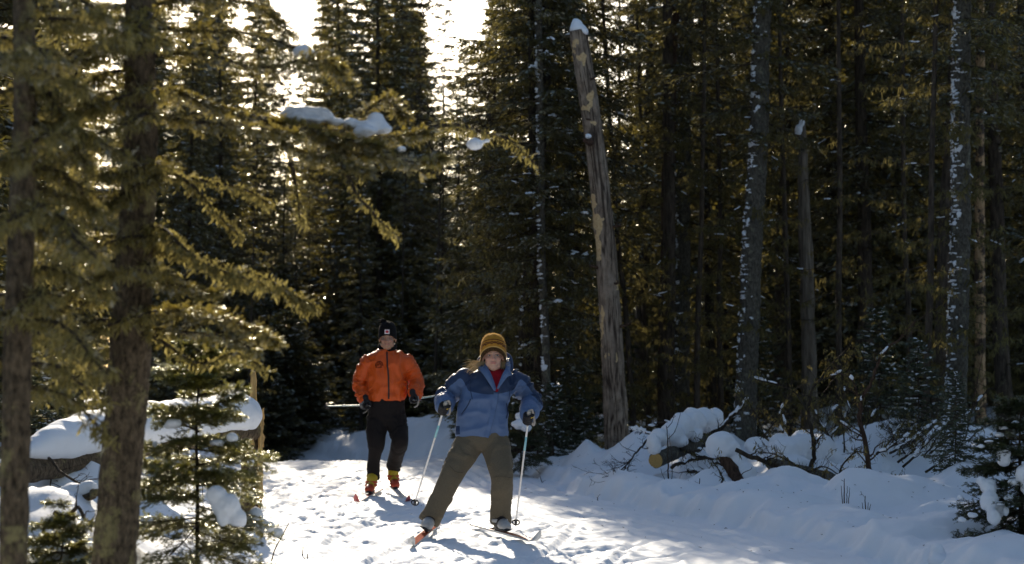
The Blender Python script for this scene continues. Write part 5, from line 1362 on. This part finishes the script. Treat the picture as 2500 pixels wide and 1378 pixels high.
M['black_trim'] = mat_plain("black_fleece", (.008, .0075, .008), .9, .1, sheen=.06)
M['red_fleece'] = mat_plain("red_fleece", (.24, .010, .02), .95, .1, sheen=.1)
M['blue_inner'] = mat_plain("blue_shell", (.085, .14, .27), .55, .3, sheen=.06, var=.06, bump=.15, scale=80)
M['navy'] = mat_plain("navy_shell", (.018, .035, .085), .55, .3, sheen=.06, var=.08)
M['zip'] = mat_plain("dark_zip", (.02, .012, .010), .5, .4)
M['stitch'] = mat_plain("dark_red_stitching", (.16, .025, .008), .8, .1)
M['boot_grey'] = mat_plain("silver_boot", (.42, .41, .40), .4, .5)
M['boot_black'] = mat_plain("black_boot", (.02, .018, .02), .6, .3)
M['blond'] = mat_leaf("blond_hair", (.55, .38, .17), (.8, .62, .34), (.75, .55, .28), (.95, .82, .55), .6, 30, .2)
M['skin_w'] = mat_skin("fair_skin", (.56, .33, .24), (.42, .15, .13), (.16, .09, .05), (.58, .24, .18))
M['skin_m'] = mat_skin("tanned_skin", (.44, .25, .165), (.34, .14, .11), (.07, .045, .03), (.46, .19, .13))
M['eye'] = mat_plain("eye_white", (.55, .52, .50), .25, .5)
M['iris'] = mat_plain("dark_iris", (.05, .04, .03), .2, .5)
t = NT("two_tone_jacket"); ob = t.obj(); nz = t.noise(70, 3, vec=ob); n2_ = t.noise(6, 3, vec=ob)
blue = t.ramp(n2_, [(.3, (.080, .130, .255)), (.7, (.095, .155, .29))])
cc = t.mix(t.ramp(t.attr("yoke"), [(.49, 0.0), (.51, 1.0)]), blue, (.018, .036, .088))
t.pbsdf(cc, .5, .35, t.bump(nz, .15, .003), .06); M['jacket'] = t.mat
t = NT("mustard_knit_hat"); ob = t.obj(); kn = t.n("ShaderNodeTexWave", wave_type='BANDS', bands_direction='Z'); kn.inputs["Scale"].default_value = 60; t.l(ob, kn.inputs[0])
nz = t.noise(160, 2, vec=ob)
hgt = t.attr("hz"); ang = t.attr("ha")
tri = t.math('ABSOLUTE', t.math('SUBTRACT', t.math('FRACT', t.math('MULTIPLY', ang, 13.0)), .5))       # 0..0.5 zigzag round the hat
zig = t.math('LESS_THAN', t.math('ABSOLUTE', t.math('SUBTRACT', hgt, t.math('ADD', .27, t.math('MULTIPLY', tri, .16)))), .030)
zig2 = t.math('LESS_THAN', t.math('ABSOLUTE', t.math('SUBTRACT', hgt, t.math('SUBTRACT', .37, t.math('MULTIPLY', tri, .16)))), .024)
line = t.math('LESS_THAN', t.math('ABSOLUTE', t.math('SUBTRACT', hgt, .45)), .022)
lo = t.math('LESS_THAN', t.math('ABSOLUTE', t.math('SUBTRACT', hgt, .155)), .018)
pat = t.math('MAXIMUM', t.math('MAXIMUM', zig, zig2), line)
cc = t.mix(pat, (.46, .215, .030), (.12, .040, .018)); cc = t.mix(lo, cc, (.55, .36, .14)); cc = t.mix(t.math('LESS_THAN', hgt, .13), cc, (.055, .030, .014))
t.pbsdf(cc, .95, .1, t.bump(nz, .5, .004), .15, .3); M['hat_w'] = t.mat

def hat_mesh(L, Rm, c, s, top, rx_, ry_, zb_front, zb_side, flop=0., n=48, m=30, yoff=.008):
    """knit cap: dome whose lower edge arches over the forehead"""
    V, hz, ha = [], [], []
    for i in range(m):
        f = i / (m - 1)                            # 0 edge -> 1 crown
        for j in range(n):
            a = j / n * 2 * math.pi; fr = max(0, -math.sin(a))
            zb = zb_side + (zb_front - zb_side) * fr ** 1.3
            z = zb + (top - zb) * math.sin(f * math.pi / 2) ** .95
            k = (1 - max(0, f - .12) ** 2.6 * 1.0) if f < 1 else 0
            k = math.cos(max(0, (f - .10) / .90) ** 1.25 * math.pi / 2)
            k = max(k, .0) ** .72
            x = rx_ * k * math.cos(a) * (1 + .012 * math.sin(3 * a + f * 7)); y = yoff + ry_ * k * math.sin(a)
            V.append(L(x, y, z + .003 * math.sin(5 * a + 11 * f) * (f > .5)))
            hz.append(f); ha.append(j / n)
    F = [(i*n+j, i*n+(j+1) % n, i*n+n+(j+1) % n, i*n+n+j) for i in range(m - 1) for j in range(n)]
    b = MB(); b.add(np.array(V), np.array(F)); me = b.mesh("hat"); attr(me, "hz", hz); attr(me, "ha", ha)
    return me

def strands(mb, roots, d0, L, r, n=70, rad=.0011, fall=.3, spread=.25):
    for k in range(n):
        p0 = roots[r.integers(len(roots))] + r.normal(0, .008, 3); d = nrm(d0 + r.normal(0, spread, 3)); l = L * r.uniform(.35, 1.1)
        pts = [p0]
        for j in range(6):
            d = nrm(d + np.array((0, 0, -fall * .18 * (1 if j < 3 else -.9))) + r.normal(0, .09, 3)); pts.append(pts[-1] + d * l / 6)
        mb.tube(np.array(pts), np.linspace(rad, rad * .5, 7), 3, caps=False)

# ================= the woman in blue
W = lambda px, py, dd=0.: P(px, py, 15.4 + dd)
wg = g1(-.1, 15.4)
woman = thing("person", "woman skier in blue jacket, olive trousers and mustard knit hat striding on the trail", 'person', (-.25, 15.3, 0.0))
hipL, kneL, ankL = W(1150, 1068, 0), W(1101, 1168, -.13), W(1047, 1268, -.12)
hipR, kneR, ankR = W(1207, 1068, 0), W(1224, 1168, -.16), W(1223, 1268, -.02)
shL, elL, haL = W(1136, 928, .04), W(1092, 966, .10), W(1084, 998, -.16)
shR, elR, haR = W(1262, 930, .04), W(1297, 975, .10), W(1290, 1022, -.18)
headc = W(1204, 872, -.06)
b = MB()
LW, RW = head_geo(b, headc, 1.0, yaw=.03, pitch=-.05, jaw=.92)
neck = W(1206, 935, .02)
limb(b, [LW(0, .01, -.05), neck], [.052, .056])
eloft(b, [(*W(1180, 1075), .13, .09), (*W(1182, 1020), .13, .09), (*W(1195, 960), .14, .09), (*W(1200, 930), .13, .08), (*W(1204, 915), .07, .06)])
for h_, k_, a_ in ((hipL, kneL, ankL), (hipR, kneR, ankR)): limb(b, [h_, k_, a_], [.055, .04, .035])
for s_, e_, h_ in ((shL, elL, haL), (shR, elR, haR)): limb(b, [s_, e_, h_], [.045, .036, .03])
me = vox(b, .0055, 2, "body", .4); make_head_attr(me, LW, RW, headc, 1.0)
part('body', me, M['skin_w'], woman)
def eyes(parent, L, s=1.0):
    for ex in (-.030, .030):
        b = MB(); b.ball(L(ex, -.068, .008), np.array((.0125, .010, .0058)) * s, 0, 2); e = part('eye', b, M['eye'], parent)
        b = MB(); b.ball(L(ex, -.0765, .008), np.array((.0052, .0025, .0048)) * s, 0, 2); part('iris', b, M['iris'], e)
eyes(woman, LW)
# jacket
b = MB()
eloft(b, [(*W(1176, 1066, 0), .198, .150), (*W(1177, 1040, 0), .197, .148), (*W(1179, 1005, 0), .190, .142), (*W(1186, 970, 0), .188, .140), (*W(1195, 945, .01), .195, .138), (*W(1200, 925, .02), .178, .125), (*W(1203, 908, .03), .115, .10), (*W(1204, 897, .035), .088, .085)], 36)
pL = limb(b, [shL, elL, W(1086, 985, -.06), W(1084, 992, -.10)], [.082, .073, .065, .058]); pR = limb(b, [shR, elR, W(1294, 1000, -.07), W(1291, 1012, -.13)], [.082, .073, .065, .058])
me = vox(b, .010, 5, "jacket")
V0 = folds(me, [(pL, .085, 22, .019), (pR, .085, 22, .019)], seed=3, torso_amp=.014, tfreq=(8, 6, 9))
V = getv(me)
# hem: pull the lower edge into a soft dip at the front flap
low = sstep(.80, .74, V[:, 2]); 
fl = np.exp(-((V[:, 0] + .21) / .06) ** 2) * (V[:, 1] < 15.35); V[:, 2] -= low * fl * .028; setv(me, V)
tl, dl = seg_param(V, pL); tr_, dr = seg_param(V, pR)
armL = (dl < .13) & (V[:, 0] < -.36); armR = (dr < .13) & (V[:, 0] > .03)
yk = (V[:, 2] - (1.125 - .03 * np.cos((V[:, 0] + .17) * 9))) * 4 + .5
cL = samp(pL, tl)[0]; cR = samp(pR, tr_)[0]
ykL = ((V[:, 2] - cL[:, 2]) * .75 - (V[:, 0] - cL[:, 0]) * .65 + (V[:, 1] - cL[:, 1]) * .35 - .012 - .10 * sstep(.25, .75, tl)) * 7 + .5
ykR = ((V[:, 2] - cR[:, 2]) * .75 + (V[:, 0] - cR[:, 0]) * .65 + (V[:, 1] - cR[:, 1]) * .35 - .012 - .10 * sstep(.3, .8, tr_)) * 7 + .5
wl_ = sstep(-.33, -.42, V[:, 0]); wr_ = sstep(.01, .09, V[:, 0])
attr(me, "yoke", yk * (1 - wl_ - wr_) + ykL * wl_ + ykR * wr_)
jk = part('jacket', me.copy(), M['jacket'], woman); bvW = bvh_of(me)
def ribbon(parent, name, line, w, mat, bv, off=.004, th=.003, n=30):
    p = drape(bv, smooth_path(line, n), off); b = MB(); b.tube(p, np.array([(w, th)] * n), 8, up=(0, -1, 0)); return part(name, b, mat, parent)
y_ = 15.4
front = lambda px, py: W(px, py, 0)
ribbon(jk, 'zip_flap', [front(1212, 958), front(1205, 1000), front(1195, 1040), front(1187, 1066)], .021, M['blue_inner'], bvW, .002, .004)
ribbon(jk, 'pocket_zip', [front(1150, 975), front(1140, 995), front(1128, 1012)], .004, M['navy'], bvW)
ribbon(jk, 'pocket_zip', [front(1236, 985), front(1238, 1005), front(1236, 1022)], .004, M['navy'], bvW)
ribbon(jk, 'hem_patch', [front(1122, 1040), front(1122, 1052), front(1123, 1060)], .026, M['navy'], bvW, .001, .003)
for sx_ in (1150, 1248): ribbon(jk, 'seam', [front(sx_, 925), front(sx_ - 2, 945), front(sx_ + (4 if sx_ < 1200 else -6), 975)], .003, M['navy'], bvW, .001)
# red fleece in the open collar
b = MB(); V = []; rows = 12
for i in range(rows):
    f = i / (rows - 1); cxp = 1206 + 7 * f; hw = 24 * (1 - f) ** .8 + 2
    for j in range(9):
        q = j / 8 * 2 - 1; p = front(cxp + hw * q, 905 + 52 * f); h_ = drape(bvW, [p], .010 + .008 * (1 - q * q))[0]; V.append(h_)
F = [(i*9+j, i*9+j+1, i*9+10+j, i*9+9+j) for i in range(rows - 1) for j in range(8)]
b.add(np.array(V), F); part('fleece_front', b, M['red_fleece'], jk)
b = MB(); an = np.linspace(0, 2 * math.pi, 25); cn = W(1206, 914, .0)
b.tube(np.stack([cn[0] + .066 * np.cos(an), cn[1] + .01 + .066 * np.sin(an), cn[2] + .012 - .030 * (np.sin(an) < 0) * np.abs(np.sin(an)) ** 2 + .01 * np.cos(an)], 1), [.017] * 25, 10, caps=False); part('fleece_collar', b, M['red_fleece'], jk)
# collar flaps and hood roll
def strip(parent, name, lo_, hi_, mat, th=.006, n=16):
    lo_, hi_ = smooth_path(lo_, n), smooth_path(hi_, n); b = MB()
    V = np.vstack([lo_, hi_, lo_ + (0, th, 0), hi_ + (0, th, 0)]); F = []
    for i in range(n - 1): F += [(i, i+1, n+i+1, n+i), (2*n+i+1, 2*n+i, 3*n+i, 3*n+i+1), (n+i, n+i+1, 3*n+i+1, 3*n+i), (i+1, i, 2*n+i, 2*n+i+1)]
    F += [(0, n, 3*n, 2*n), (2*n-1, n-1, 3*n-1, 4*n-1)]
    b.add(V, F); return part(name, b, mat, parent)
strip(jk, 'collar_flap', [W(1166, 884, .05), W(1180, 905, -.11), W(1196, 928, -.16), W(1209, 952, -.17)], [W(1176, 872, .03), W(1188, 892, -.10), W(1200, 915, -.145), W(1212, 950, -.165)], M['blue_inner'])
strip(jk, 'collar_flap', [W(1166, 884, .05), W(1168, 900, -.08), W(1182, 918, -.15), W(1206, 955, -.175)], [W(1180, 880, .0), W(1190, 898, -.12), W(1200, 920, -.16), W(1211, 954, -.172)], M['blue_inner'])
strip(jk, 'collar_flap', [W(1248, 886, .05), W(1246, 905, -.09), W(1250, 916, -.15), W(1238, 922, -.16), W(1216, 952, -.172)], [W(1236, 870, .03), W(1234, 890, -.09), W(1234, 900, -.13), W(1226, 915, -.15), W(1213, 948, -.165)], M['blue_inner'])
b = MB(); limb(b, [W(1168, 890, .08), W(1180, 878, .13), W(1207, 876, .16), W(1234, 874, .13), W(1243, 888, .06), W(1246, 905, .0)], [.026, .04, .046, .046, .034, .022]); part('hood', vox(b, .010, 3, "hood"), M['navy'], jk)
# trousers
b = MB()
eloft(b, [(*W(1174, 1096, 0), .10, .10), (*W(1176, 1080, 0), .175, .125), (*W(1177, 1062, 0), .188, .132), (*W(1178, 1048, 0), .180, .13)], 32)
qL = limb(b, [W(1148, 1080, 0), W(1122, 1125, -.08), kneL, W(1074, 1222, -.13), W(1046, 1276, -.12)], [.108, .102, .086, .076, .078], 22, 30, False)
qR = limb(b, [W(1208, 1080, 0), W(1218, 1125, -.09), kneR, W(1224, 1222, -.09), W(1223, 1279, -.03)], [.108, .100, .084, .076, .078], 22, 30, False)
me = vox(b, .010, 5, "trousers"); folds(me, [(qL, .09, 10, .010), (qR, .09, 10, .010)], seed=9, torso_amp=.006)
tro = part('trousers', me.copy(), M['trouser_olive'], woman); bvT = bvh_of(me)
ribbon(tro, 'seam', [W(1098, 1135, 0), W(1115, 1150, 0), W(1132, 1152, 0)], .003, M['trouser_olive'], bvT)
ribbon(tro, 'seam', [W(1207, 1163, 0), W(1228, 1160, 0), W(1248, 1166, 0)], .003, M['trouser_olive'], bvT)
# gloves, boots
tipL, tipR = P(1010, 1237, 16.15), P(1258, 1287, 16.05)
for h_, tp, e_ in ((haL, tipL, elL), (haR, tipR, elR)):
    b = MB(); d_ = nrm(tp - h_); fist(b, h_, -d_, e_ - h_, 1.08); limb(b, [h_ + nrm(e_ - h_) * .06, h_ + nrm(e_ - h_) * .13], [.040, .050])
    g_ = part('glove', vox(b, .0055, 2, "glove"), M['glove_black'], woman)
    b = MB(); z_ = -d_; a_ = nrm((e_ - h_) - z_ * np.dot(e_ - h_, z_)); b_ = np.cross(z_, a_); p_ = np.array([h_ + z_ * .045 + a_ * (.035 * math.cos(q)) + b_ * (-.034 * math.sin(q)) - a_ * .004 for q in np.linspace(.3, 2.6, 12)])
    b.tube(p_, np.array([(.009, .003)] * 12), 8); part('cuff_strap', b, M['yellow'], g_)
def booted(parent, ank, heel, tdir, up, mats, toe_mat=None):
    b = MB(); boot(b, ank, heel, tdir, up); bo = part('boot', vox(b, .007, 2, "boot"), mats[0], parent)
    f = nrm(tdir); u = nrm(up - f * np.dot(up, f)); s_ = np.cross(f, u); Rm = np.stack([s_, f, u], 1); L = lambda x, y, z: heel + Rm @ np.array((x, y, z))
    b = MB(); b.tube(np.stack([L(0, y, .010) for y in (-.012, .05, .12, .2, .255, .285)]), np.array([(.030, .012), (.037, .013), (.040, .012), (.048, .012), (.042, .012), (.018, .010)]), 16, up=tuple(u)); part('sole', b, M['dark_plastic'], bo)
    b = MB(); b.tube(np.stack([L(0, y, z) for y, z in ((.170, .046), (.205, .038), (.245, .030), (.275, .022))]), np.array([(.0465, .046), (.0490, .039), (.0450, .031), (.026, .022)]), 18, up=tuple(u)); part('toe_cap', b, mats[1], bo)
    b = MB(); 
    for zc, yy, rr_ in ((.10, .062, .060), (.07, .085, .060)): 
        an = np.linspace(0, 2 * math.pi, 21); b.tube(np.array([L(rr_ * math.cos(q), yy + rr_ * 1.05 * math.sin(q), zc) for q in an]), np.array([(.004, .013)] * 21), 8, caps=False, up=tuple(u))
    part('buckle_strap', b, mats[2], bo)
    return bo
hdL = nrm(np.array((-.08, -1., 0))); hdR = nrm(np.array((.30, -1., 0)))
footL = P(1040, 1308, 15.20); footR = P(1222, 1306, 15.30)
footL[2] = max(footL[2], g1(footL[0], footL[1]) + .060); footR[2] = max(g1(footR[0], footR[1]) + .050, .03)
upL = nrm(np.array((.45, 0, 1.)))
booted(woman, ankL, footL - hdL * .17 + (0, 0, .03), hdL + np.array((0, 0, -.05)), upL, (M['boot_black'], M['boot_grey'], M['boot_grey']))
booted(woman, ankR, footR - hdR * .10 + (0, 0, .012), hdR, np.array((0, 0, 1.)), (M['boot_black'], M['boot_grey'], M['boot_grey']))
me = hat_mesh(LW, RW, headc, 1.0, .172, .094, .110, .040, -.045); hw = part('hat', me, M['hat_w'], woman)
mo = hw.modifiers.new("thick", 'SOLIDIFY'); mo.thickness = .006; mo.offset = 1
rH = np.random.default_rng(5)
def fuzz(parent, me_src, mat, n, r, L=.007):
    V, N = getv(me_src), getn(me_src); i = r.integers(0, len(V), n); p = V[i] + N[i] * .004 + r.normal(0, .003, (n, 3)); d = nrm(N[i] + r.normal(0, .6, (n, 3))); l = L * r.uniform(.4, 1.2, (n, 1)); s_ = nrm(np.cross(d, r.normal(0, 1, (n, 3)))) * .0006
    b = MB(); b.tris(np.stack([p - s_, p + s_, p + d * l], 1)); return part('knit_fuzz', b, mat, parent, smooth=False, kind='stuff')
_hv = hat_mesh(LW, RW, headc, 1.0, .172, .094, .110, .040, -.045); _hv.update()
fuzz(hw, _hv, mat_leaf("mustard_wool_fibres", (.45, .24, .05), (.6, .36, .1), (.6, .36, .1), (.75, .5, .18), .6, 30, 0), 9000, rH)
b = MB()
strands(b, [LW(-.078, .02, -.03), LW(-.080, .0, -.045), LW(-.075, .03, -.05)], np.array((-.95, .1, -.35)), .145, rH, 120, .0012, .1, .20)
strands(b, [LW(.080, .02, -.03), LW(.082, .0, -.045)], np.array((.7, -.1, -.35)), .055, rH, 60, .0012, .3, .55)
strands(b, [LW(-.072, .0, -.04), LW(.074, 0, -.04)], np.array((0, .0, -1.)), .06, rH, 50, .0012, .2, .2)
part('hair', b, M['blond'], woman)
# her skis and poles
M['ski_orange'] = mat_plain("orange_red_ski_top", (.55, .10, .03), .35, .5, var=.2, scale=14)
M['ski_white'] = mat_plain("snowy_pale_ski", (.66, .66, .64), .4, .4, var=.15)
M['ski_pink'] = mat_plain("pink_red_ski", (.62, .14, .12), .35, .5, var=.2)
ski("ski", "woman's ski edged on the snow, its pale tip pointing at the camera", footL + (0, 0, -.006), hdL, -.45, -.02, [M['ski_orange'], M['ski_white'], M['ski_white']], 1.0, .8)
ski("ski", "woman's flat orange ski with its pale tip curling up to the right", footR + (0, 0, .004), hdR, 0.04, 0.0, [M['ski_orange'], M['ski_white'], M['ski_white']], 1.02, .8)
PM = (M['white_shaft'], M['cyan_band'], M['silver_grip'], M['glove_grey'])
pole("ski_pole", "white ski pole with light blue band in the hand left of the blue jacket", haL, tipL, PM, (.16, .28))
pole("ski_pole", "white ski pole planted right of the woman's olive trousers", haR, tipR, PM, (.16, .28))

# ================= the man in orange
Q = lambda px, py, dd=0.: P(px, py, 20.6 + dd)
man = thing("person", "man skier in orange jacket, black trousers and black tasselled hat, hands low", 'person', (-1.3, 20.6, 0))
hipL, kneL, ankL = Q(925, 1003, 0), Q(918, 1085, -.10), Q(911, 1160, .02)
hipR, kneR, ankR = Q(962, 1003, 0), Q(976, 1082, -.12), Q(961, 1140, .25)
shL, elL, haL = Q(901, 886, 0), Q(880, 932, .08), Q(891, 990, -.10)
shR, elR, haR = Q(992, 886, 0), Q(1015, 932, .08), Q(1013, 975, -.16)
headm = Q(946, 827, -.05)
b = MB(); LM, RMm = head_geo(b, headm, 1.06, yaw=-.02, pitch=.06, jaw=1.12)
limb(b, [LM(0, .01, -.05), Q(946, 872, .02)], [.058, .064])
eloft(b, [(*Q(943, 1010), .14, .10), (*Q(943, 960), .15, .10), (*Q(945, 900), .17, .11), (*Q(946, 872), .15, .09), (*Q(946, 858), .08, .07)])
for h_, k_, a_ in ((hipL, kneL, ankL), (hipR, kneR, ankR)): limb(b, [h_, (h_ + k_) / 2, k_, (k_ + a_) / 2, a_], [.055, .05, .042, .04, .035])
for s_, e_, h_ in ((shL, elL, haL), (shR, elR, haR)): limb(b, [s_, e_, h_], [.05, .04, .033])
me = vox(b, .006, 2, "body", .4); make_head_attr(me, LM, RMm, headm, 1.06); part('body', me, M['skin_m'], man)
eyes(man, LM, 1.0)
b = MB()
eloft(b, [(*Q(943, 979), .188, .135), (*Q(943, 968), .198, .150), (*Q(944, 940), .198, .155), (*Q(945, 905), .205, .16), (*Q(946, 885), .22, .150), (*Q(946, 872), .20, .13), (*Q(946, 861), .14, .11), (*Q(946, 852), .092, .09)], 36)
pL = limb(b, [shL, elL, Q(887, 965, -.03), Q(890, 976, -.06)], [.084, .076, .068, .060]); pR = limb(b, [shR, elR, Q(1014, 958, -.08), Q(1013, 966, -.12)], [.084, .076, .068, .060])
me = vox(b, .011, 5, "jacket"); folds(me, [(pL, .10, 19, .019), (pR, .10, 19, .019)], seed=13, torso_amp=.016, tfreq=(9, 6, 7))
V = getv(me); tr = fbm3(V[:, 0] * 16, V[:, 1] * 5, V[:, 2] * 5 + V[:, 0] * 8, 23, 2); setv(me, V + getn(me) * ((.5 - np.abs(tr)) * .008)[:, None])
jm = part('jacket', me.copy(), M['orange'], man); bvM = bvh_of(me)
fm = lambda px, py: Q(px, py, 0)
ribbon(jm, 'zip', [fm(946, 860), fm(948, 890), fm(951, 930), fm(951, 974)], .0085, M['zip'], bvM, .003)
b = MB(); an = np.linspace(0, 2 * math.pi, 25); cn = Q(946, 851, .0)
b.tube(np.stack([cn[0] + .084 * np.cos(an), cn[1] + .084 * np.sin(an), cn[2] + .022 - .028 * np.maximum(0, -np.sin(an))], 1), np.array([(.016, .034)] * 25), 10, caps=False, up=(0, 0, 1)); part('collar', vox(b, .008, 2, "collar"), M['black_trim'], jm)
# stitched round crest on the chest: arc over a stylised peak
b = MB()
def stitch(pts, w=.0035):
    b.tube(drape(bvM, [fm(*p) for p in smooth_path([(x, y, 0) for x, y in pts], 10)[:, :2]], .003), np.array([(w, .0025)] * 10), 6, up=(0, -1, 0))
for rr_ in (8.6,): stitch([(928 + rr_ * math.cos(a_), 892 - rr_ * math.sin(a_)) for a_ in np.linspace(-.2, 3.5, 7)], .0055)
stitch([(923, 895), (925, 889), (927, 884)]); stitch([(928, 884), (931, 890), (934, 895)]); stitch([(924, 891), (928, 890), (932, 891)]); stitch([(927, 895), (927, 890), (929, 886)]); stitch([(920, 897), (927, 898), (935, 897)], .004); stitch([(930, 896), (933, 892), (931, 887)])
part('chest_crest', b, M['stitch'], jm)
# trousers
b = MB()
eloft(b, [(*Q(943, 1040), .09, .09), (*Q(943, 1018), .175, .125), (*Q(943, 995), .190, .135), (*Q(943, 970), .185, .135)], 32)
qL = limb(b, [Q(922, 1020), Q(918, 1055, -.06), kneL, Q(913, 1125, -.04), Q(911, 1170, .02)], [.108, .098, .082, .070, .074], 22, 30, False)
qR = limb(b, [Q(965, 1020), Q(974, 1055, -.07), kneR, Q(967, 1112, .08), Q(961, 1143, .24)], [.108, .098, .082, .072, .074], 22, 30, False)
me = vox(b, .011, 5, "trousers"); folds(me, [(qL, .09, 11, .010), (qR, .09, 11, .010)], seed=19, torso_amp=.006); part('trousers', me, M['trouser_black'], man)
# gloves
pL_t, pR_t = P(795, 992, 21.75), P(1092, 962, 21.7)
for h_, tp, e_ in ((haL, pL_t, elL), (haR, pR_t, elR)):
    b = MB(); d_ = nrm(tp - h_); fist(b, h_, -d_, e_ - h_, 1.2); limb(b, [h_ + nrm(e_ - h_) * .07, h_ + nrm(e_ - h_) * .15], [.046, .054]); g_ = part('glove', vox(b, .0055, 2, "glove"), M['glove_black'], man)
    z_ = -d_; a_ = nrm((e_ - h_) - z_ * np.dot(e_ - h_, z_)); b_ = np.cross(z_, a_)
    for off in (.036, .010, -.016):
        b = MB(); b.tube(np.array([h_ + z_ * off * 1.1 + (a_ * math.cos(q) + b_ * math.sin(q)) * .047 for q in np.linspace(.6, 2.2, 9)]), np.array([(.006, .003)] * 9), 8); part('finger_trim', b, M['glove_grey'], g_)
    b = MB(); b.tube(smooth_path([h_ + a_ * .02 - b_ * .05 + z_ * .03, h_ - a_ * .03 - b_ * .035 + z_ * .02, h_ - a_ * .05 - b_ * .01 - (0, 0, .02), h_ - a_ * .03 + b_ * .02 - (0, 0, .05)], 10), np.array([(.008, .003)] * 10), 8); part('wrist_strap', b, M['glove_grey'], g_)
# boots
hL = nrm(np.array((-.06, -1., 0))); hR = nrm(np.array((.20, -1., 0)))
fL = P(904, 1206, 20.42); fL[2] = g1(fL[0], fL[1]) + .03; fR = P(962, 1188, 20.72); fR[2] = max(fR[2], g1(fR[0], fR[1]) + .06)
M['boot_red'] = mat_plain("red_orange_boot", (.50, .07, .025), .45, .4); M['boot_yellow'] = mat_plain("yellow_boot", (.62, .42, .03), .5, .4)
for ak, ft, hd, tz in ((ankL, fL, hL, 0), (ankR, fR, hR, -.12)):
    bo = booted(man, ak - (0, 0, .0), ft - hd * .14 + (0, 0, .015), hd + np.array((0, 0, tz)), np.array((0, -.0, 1.)), (M['boot_yellow'], M['boot_red'], M['boot_red']))
    b = MB(); an = np.linspace(0, 2 * math.pi, 21); b.tube(np.stack([ak[0] + .062 * np.cos(an), ak[1] + .062 * np.sin(an), np.full(21, ak[2] - .01)], 1), np.array([(.008, .016)] * 21), 8, caps=False); part('cuff', b, M['boot_yellow'], bo)
ski("ski", "man's ski gliding straight ahead with its pink tip at the left", fL, hL, -.12, -.01, [M['ski_pink'], M['ski_white'], M['ski_pink']], 1.15, .85)
ski("ski", "man's lifted ski turned out to the right behind the woman's pole", fR + (0, 0, -.01), hR, .12, -.085, [M['ski_white'], M['ski_white'], M['ski_pink']], 1.12, .85)
PMm = (mat_plain("pale_green_pole", (.42, .55, .48), .35, .5), M['white_shaft'], M['dark_plastic'], M['glove_grey'])
pole("ski_pole", "pale green ski pole held level, its basket out to the left of the man", haL, pL_t, PMm, (.5, .52))
pole("ski_pole", "pale green ski pole held level between the man and the woman", haR, pR_t, PMm, (.5, .52))
# hat with tassel and maple-leaf patch
me = hat_mesh(LM, RMm, headm, 1.06, .165, .088, .105, .036, -.010); V = getv(me)
hm = part('hat', me.copy(), M['black_trim'], man); hm.modifiers.new("thick", 'SOLIDIFY').thickness = .008
b = MB()
for k in range(26):
    a_ = rH.uniform(0, 6.28); p0 = LM(-.018 + rH.normal(0, .008), .0, .160); e_ = p0 + np.array((-.045 + rH.normal(0, .022), rH.normal(0, .02), .020 + rH.normal(0, .012) - .02 * (k % 3)))
    b.tube(smooth_path([p0, (p0 + e_) / 2 + (0, 0, .012), e_], 6), np.linspace(.006, .0045, 6), 5)
b.ball(LM(-.01, 0, .158), (.034, .03, .016), 0, 2, 3, .2); part('tassel', b, M['black_trim'], hm)
bvH = bvh_of(me); pc = LM(.004, -.1, .070)
def patch(poly, off, name, mat, parent):
    b = MB(); n = len(poly); c = np.mean(poly, 0); pts = np.vstack([poly, [c]]); w = drape(bvH, [np.array((pc[0] + x, pc[1], pc[2] + z)) for x, z in pts], off)
    b.add(w, [(i, (i + 1) % n, n) for i in range(n)]); return part(name, b, mat, parent, smooth=False)
g_ = np.linspace(-1, 1, 6); sq = [(x * .022, -.022) for x in g_] + [(.022, x * .022) for x in g_[1:]] + [(-x * .022, .022) for x in g_[1:]] + [(-.022, -x * .022) for x in g_[1:-1]]
pt_ = patch(np.array(sq), .0095, 'patch', mat_plain("white_patch", (.72, .66, .66), .8, .1), hm)
half = [(0, 1.0), (.18, .62), (.40, .72), (.32, .22), (.55, .45), (.62, .28), (.95, .32), (.80, .02), (.95, -.10), (.48, -.48), (.55, -.66), (.05, -.58), (.05, -1.0)]
leaf = [(x * .017, z * .017) for x, z in half] + [(-x * .017, z * .017) for x, z in half[::-1] if x > 0]
patch(np.array(leaf), .0125, 'maple_leaf', mat_plain("red_leaf", (.55, .02, .03), .8, .1), pt_)
b = MB(); strands(b, [LM(-.078, .03, -.01), LM(.078, .03, -.01)], np.array((0, .1, -1.)), .04, rH, 40, .0012, .1, .2); part('hair', b, M['twig'], man)
